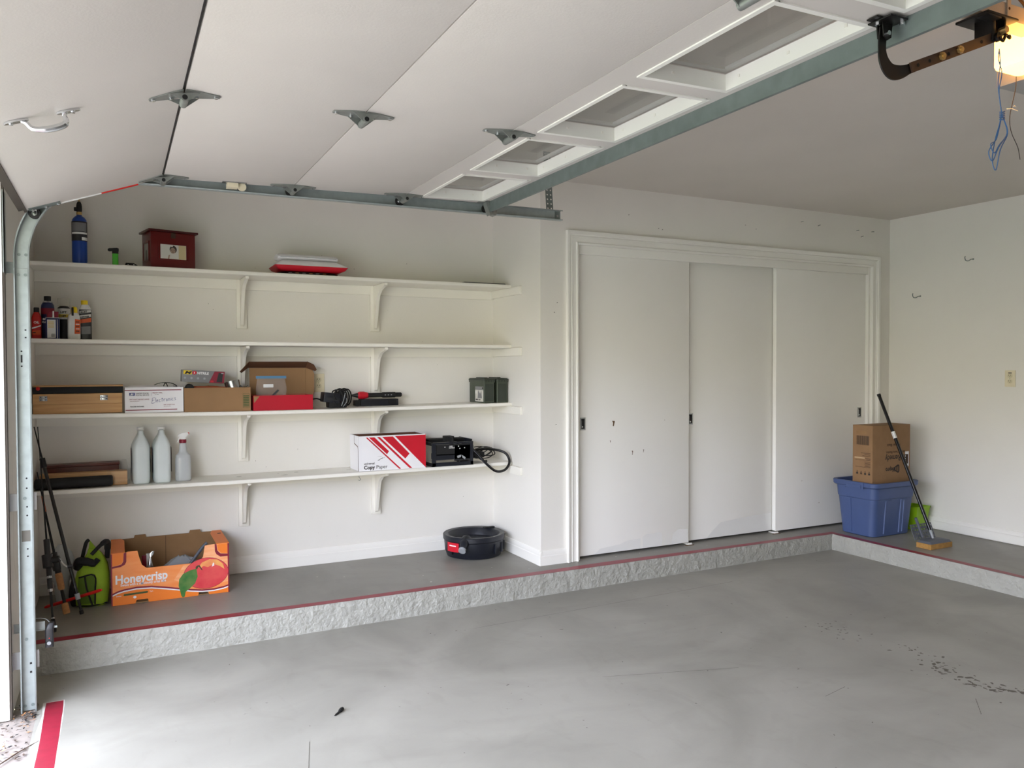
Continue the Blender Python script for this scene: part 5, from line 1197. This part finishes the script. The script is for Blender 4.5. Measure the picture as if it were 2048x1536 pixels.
b = MB('card', 'cardd'); b.box(-hx,hx,-hy,hy,0,Hs,0,.002); b.box(-hx+.01,hx-.01,-.001,.001,Hs,Hs+.0006,1); b.build('carton', t)
b = MB('inkbrown', 'ink', 'peach', 'paper', 'cardb'); y = -hy-.0006; zt = Hs
def UD(s, size, u, v, mi=0, bold=.0002, sx=1.): b.text(s, size, (-hx+u*2*hx, y, zt-v*.41), right=(-1,0,0), up=(0,0,-1), mi=mi, bold=bold, sx=sx)
UD('Regular Black', .026, .73, .335); UD('Infrared Sauna Blanket', .0235, .86, .465, sx=.95); UD('BioRemedy', .060, .91, .54, mi=1, bold=.0008, sx=.84); UD('lifepro', .044, .60, .755, mi=1, bold=.0012, sx=.9)
cxl, czl = -hx+.69*2*hx, zt-.78*.41
b.poly([(cxl-.052,y,czl+.002),(cxl-.046,y,czl+.012),(cxl-.012,y,czl+.029),(cxl+.004,y,czl+.027),(cxl+.008,y,czl+.018),(cxl+.008,y,czl-.02),(cxl+.002,y,czl-.03),(cxl-.012,y,czl-.031),(cxl-.046,y,czl-.012)], 1)
for k, (h0, h1) in enumerate(((-.012,.010),(-.017,.013),(-.02,.017))): b.poly([(cxl-.034+k*.012,y-.0004,czl+h0),(cxl-.029+k*.012,y-.0004,czl+h0),(cxl-.029+k*.012,y-.0004,czl+h1),(cxl-.034+k*.012,y-.0004,czl+h1)], 4)
b.build('front_printing', t); b = MB('inkbrown', 'ink', 'peach', 'paper', 'cardb'); b.poly([(hx-.055,y,zt-.31),(hx-.015,y,zt-.31),(hx-.015,y,zt-.2),(hx-.055,y,zt-.2)], 3); b.poly([(hx-.048,y-.0003,zt-.29),(hx-.022,y-.0003,zt-.29),(hx-.022,y-.0003,zt-.22),(hx-.048,y-.0003,zt-.22)], 0)
b.build('shipping_label', t)
b = MB('inkbrown', 'tape', 'ink', 'cardb'); x = -hx-.0006
def LR(a0_, a1_, v0, v1, mi, e=0): b.poly([(x-e,hy-a0_*2*hy,zt-v0*.41),(x-e,hy-a1_*2*hy,zt-v0*.41),(x-e,hy-a1_*2*hy,zt-v1*.41),(x-e,hy-a0_*2*hy,zt-v1*.41)], mi)
LR(.18,.70,.10,.16,3); pos = .2
for k in range(22):
    w_ = [.012,.02,.009,.028][(k*7)%4]; LR(pos, pos+w_, .185, .345, 2); pos += w_+[.016,.008,.02][(k*5)%3]
    if pos > .84: break
for v, a_ in ((.485,.42),(.51,.6),(.535,.5),(.58,.62),(.60,.7),(.64,.6),(.66,.62),(.68,.6),(.70,.64),(.72,.6)): LR(a_,.9,v,v+.007,0)
LR(.1,.62,.565,.59,1); LR(.14,.9,.612,.616,0); LR(.14,.9,.735,.741,0)
for k in range(4):
    c_ = .24+k*.2; LR(c_-.05,c_+.05,.84,.87,2 if k != 1 else 0); LR(c_-.02,c_+.02,.81,.84,0)
b.build('side_printing', t)

mp0 = Vector((4.958,3.485,LZ+.06)); md = (Vector((4.983,3.842,.958))-Vector((4.96,3.485,.212))); md.normalize()
t = thing('sponge_mop', 'black handled sponge mop leaning on the brown shipping box', 'mop', (4.96,3.48,LZ+.0008))
def mo(p): return Vector(p)-Vector((4.96,3.48,LZ+.0008))
st_ = mo(mp0); Lm = 1.05
b = MB('blackg'); b.tube([st_+md*.055, st_+md*Lm], .0115, 14); b.build('pole', t)
b = MB('white', 'ink'); b.tube([st_+md*.725, st_+md*.775], .0135, 14); b.tube([st_+md*.735, st_+md*.765], .0137, 5, 1); b.build('label', t)
b = MB('blackm'); b.tube([st_+md*(Lm+.0005), st_+md*(Lm+.02)], [.0125,.0135,.010], 14); b.build('end_cap', t)
b = MB('greyl'); b.tube([st_+Vector((0,0,-.002)), st_+md*.0545], [.008,.0095], 12); b.build('socket', t)
b = MB('sponge'); b.box(-.115,.11,-.058,.05,0,.036,0,.004); b.build('sponge_pad', t)
b = MB('greyp'); b.loft([rrect(-.0025,-.004,.11,.052,.01,.0364), rrect(-.0025,-.004,.10,.045,.01,.050), rrect(-.0025,-.004,.05,.03,.01,.057)]); b.build('backing_plate', t)
b = MB('greyp'); xf = Matrix.Translation((0,.058,.045)) @ Matrix.Rotation(math.radians(-22),4,'X')
perforated(b, -.115, .10, 0, .105, 0, 9, 4, .0078, xf, .004); b.build('wringer_plate', t)
b = MB('greyp'); b.tube([(-.04,.055,.06),(-.055,.075,.13),(-.075,.085,.19)], [.009,.010,.010], 8, smooth=3); b.build('lever', t)
t = thing('dust_bin', 'small lime green plastic bin behind the mop against the right wall', 'bin', (5.375,3.93,LZ+.0008))
b = MB('limep'); b.loft([[(sx*hx_, sy*hy_, z) for sx, sy in ((-1,-1),(1,-1),(1,1),(-1,1))] for hx_, hy_, z in ((.05,.05,0),(.075,.072,.178),(.0725,.069,.178),(.048,.046,.004))]); b.box(-.078,.078,-.075,-.071,.168,.18,0,.001); b.box(.071,.078,-.075,.074,.168,.18); b.box(-.078,-.071,-.075,.074,.168,.18); b.box(-.078,.078,.071,.075,.168,.18); b.build('bin_body', t)
b = MB('greenprint'); b.poly([(-.03,-.0752,.13),(.008,-.0752,.13),(.008,-.0765,.152),(-.03,-.0765,.152)]); b.build('label', t)

def hook(label, y, z):
    t = thing('screw_hook', label, 'hook', (RX-.0006,y,z), 0, 'screw hooks on the right wall')
    b = MB('galvd'); b.tube([(0,0,0),(-.02,.004,-.002),(-.03,.016,-.012),(-.04,.03,-.008),(-.042,.036,.012),(-.04,.034,.022)], .0032, 7, smooth=4); b.build('hook_wire', t)
    b = MB('galvd'); b.lathe([(.006,-.003),(.006,0)], 10, (0,0,0), 'x'); b.build('mounting_flange', t)
hook('bent metal screw hook on the right wall, the higher one further from the corner', 3.585, 2.147)
hook('bent metal screw hook on the right wall, the lower one nearer the corner', 4.0, 1.915)
for k, (x, z, ordn) in enumerate(((4.544,2.448,'leftmost'),(4.719,2.432,'second from the left'),(5.133,2.429,'third from the left'),(5.183,2.382,'lowest, near the right corner'),(5.301,2.43,'rightmost'))):
    t = thing('nail', 'small dark nail in the wall above the closet, %s of five' % ordn, 'nail', (x,CY-.0004,z), 0, 'nails in the wall above the closet')
    b = MB('galvd'); b.tube([(0,0,0),(-.006,-.02,-.002+.004*(k%2)),(-.011,-.032,-.004+.006*(k%2))], .0023, 6); b.build('shank', t)

# ------------------------------------------------------------------ small things on the floor
b = MB('debris', 'cork', 'blackm'); rr = random.Random(12)
for i in range(420):
    u = rr.random(); x = -.385+rr.gauss(.08,.045) if i < 260 else rr.uniform(-.43,-.275); y_ = rr.gauss(3.66,.05) if i < 260 else rr.uniform(3.25,3.7)
    if x > -.302 or (x < -.378 and y_ > 3.6) or (-.372 < x < -.284 and 3.655 < y_ < 3.715): continue
    z = .005+rr.uniform(0,.012 if i < 260 else .002); s = rr.uniform(.003,.012); a = rr.random()*6; tl = rr.uniform(-.5,.5)
    b.poly([(x+s*math.cos(a), y_+s*math.sin(a), z+s*tl*.5),(x+s*.4*math.cos(a+1.6), y_+s*.4*math.sin(a+1.6), z+.001),(x-s*math.cos(a), y_-s*math.sin(a), z+.0005),(x+s*.35*math.cos(a-1.5), y_+s*.35*math.sin(a-1.5), z)], rr.choice([0,0,0,0,2,2,1]))
o = b.build('leaf_litter'); tag(o, 'dry leaf litter and grit heaped around the foot of the door track', 'leaf litter', None, 'stuff')
t = thing('twig', 'thin dry twig lying on the apron outside the door threshold', 'twig', (-.33,3.31,.004))
b = MB('twig'); b.tube([(-.07,-.10,0),(-.03,-.045,.001),(0,0,.001),(.03,.035,.001),(.058,.065,.002)], [.0022,.0028,.0022,.0016,.001], 6, smooth=3); b.tube([(0,0,.001),(.03,.02,.0015)], .0009, 5); b.build('stem', t)
t = thing('dry_leaf_curl', 'small curled black leaf scrap lying alone on the grey floor', 'leaf', (.781,3.088,fz(.78)+.0012))
b = MB('blackm', 'scuff'); b.tube([(.016,.018,.005),(.008,.012,.006),(-.002,.0,.004),(-.016,-.012,.002),(-.026,-.02,.001)], [.007,.008,.005,.004,.002], 7, smooth=3); b.build('scrap', t)

# ------------------------------------------------------------------ light and camera
W = bpy.data.worlds.new('sky'); S.world = W; W.use_nodes = True
nt = W.node_tree; N = nt.nodes; L = nt.links; bg = N['Background']
tc = N.new('ShaderNodeTexCoord'); sep = N.new('ShaderNodeSeparateXYZ'); L.new(tc.outputs['Generated'], sep.inputs[0])
rp = N.new('ShaderNodeValToRGB'); cr = rp.color_ramp
cr.elements[0].position = 0; cr.elements[0].color = (.46,.43,.31,1)
cr.elements[1].position = 1; cr.elements[1].color = (.95,1.02,1.22,1)
e = cr.elements.new(.08); e.color = (.54,.50,.37,1)
e = cr.elements.new(.17); e.color = (.92,1.0,1.25,1)
L.new(sep.outputs['Z'], rp.inputs['Fac']); L.new(rp.outputs['Color'], bg.inputs['Color']); bg.inputs['Strength'].default_value = 5.4
for (pn, py_) in (('opening_portal',1.3),):
    pl = bpy.data.lights.new(pn, 'AREA'); pl.shape = 'RECTANGLE'; pl.size = 4.8 if py_ > 0 else 2.9; pl.size_y = 2.3; pl.cycles.is_portal = True
    po = bpy.data.objects.new(pn, pl); COL.objects.link(po); po.location = (-.52,py_,1.1); po.rotation_euler = (0,-PI/2,0)

cam = bpy.data.cameras.new('camera'); co = bpy.data.objects.new('camera', cam); COL.objects.link(co); S.camera = co
cam.sensor_width = 36; cam.lens = 1576.54/2048*36; cam.clip_start = .02
yaw, pitch, roll = .465889, -.0228442, .00316683
cy, sy = math.cos(yaw), math.sin(yaw)
fwd = Vector((sy*math.cos(pitch), cy*math.cos(pitch), math.sin(pitch))); rt = Vector((cy,-sy,0)); dn = fwd.cross(rt)
r2 = rt*math.cos(roll)+dn*math.sin(roll); d2 = rt*-math.sin(roll)+dn*math.cos(roll)
mw = Matrix.Identity(4)
for k in range(3): mw[k][0] = r2[k]; mw[k][1] = -d2[k]; mw[k][2] = -fwd[k]
mw.translation = (0,0,1.39); co.matrix_world = mw

S.view_settings.view_transform = 'Standard'; S.view_settings.look = 'None'; S.view_settings.gamma = 1; S.view_settings.use_curve_mapping = False
S.view_settings.exposure = 1.32
try:
    S.cycles.use_denoising = True; S.cycles.diffuse_bounces = 8; S.cycles.max_bounces = 14; S.cycles.transparent_max_bounces = 12
except Exception: pass
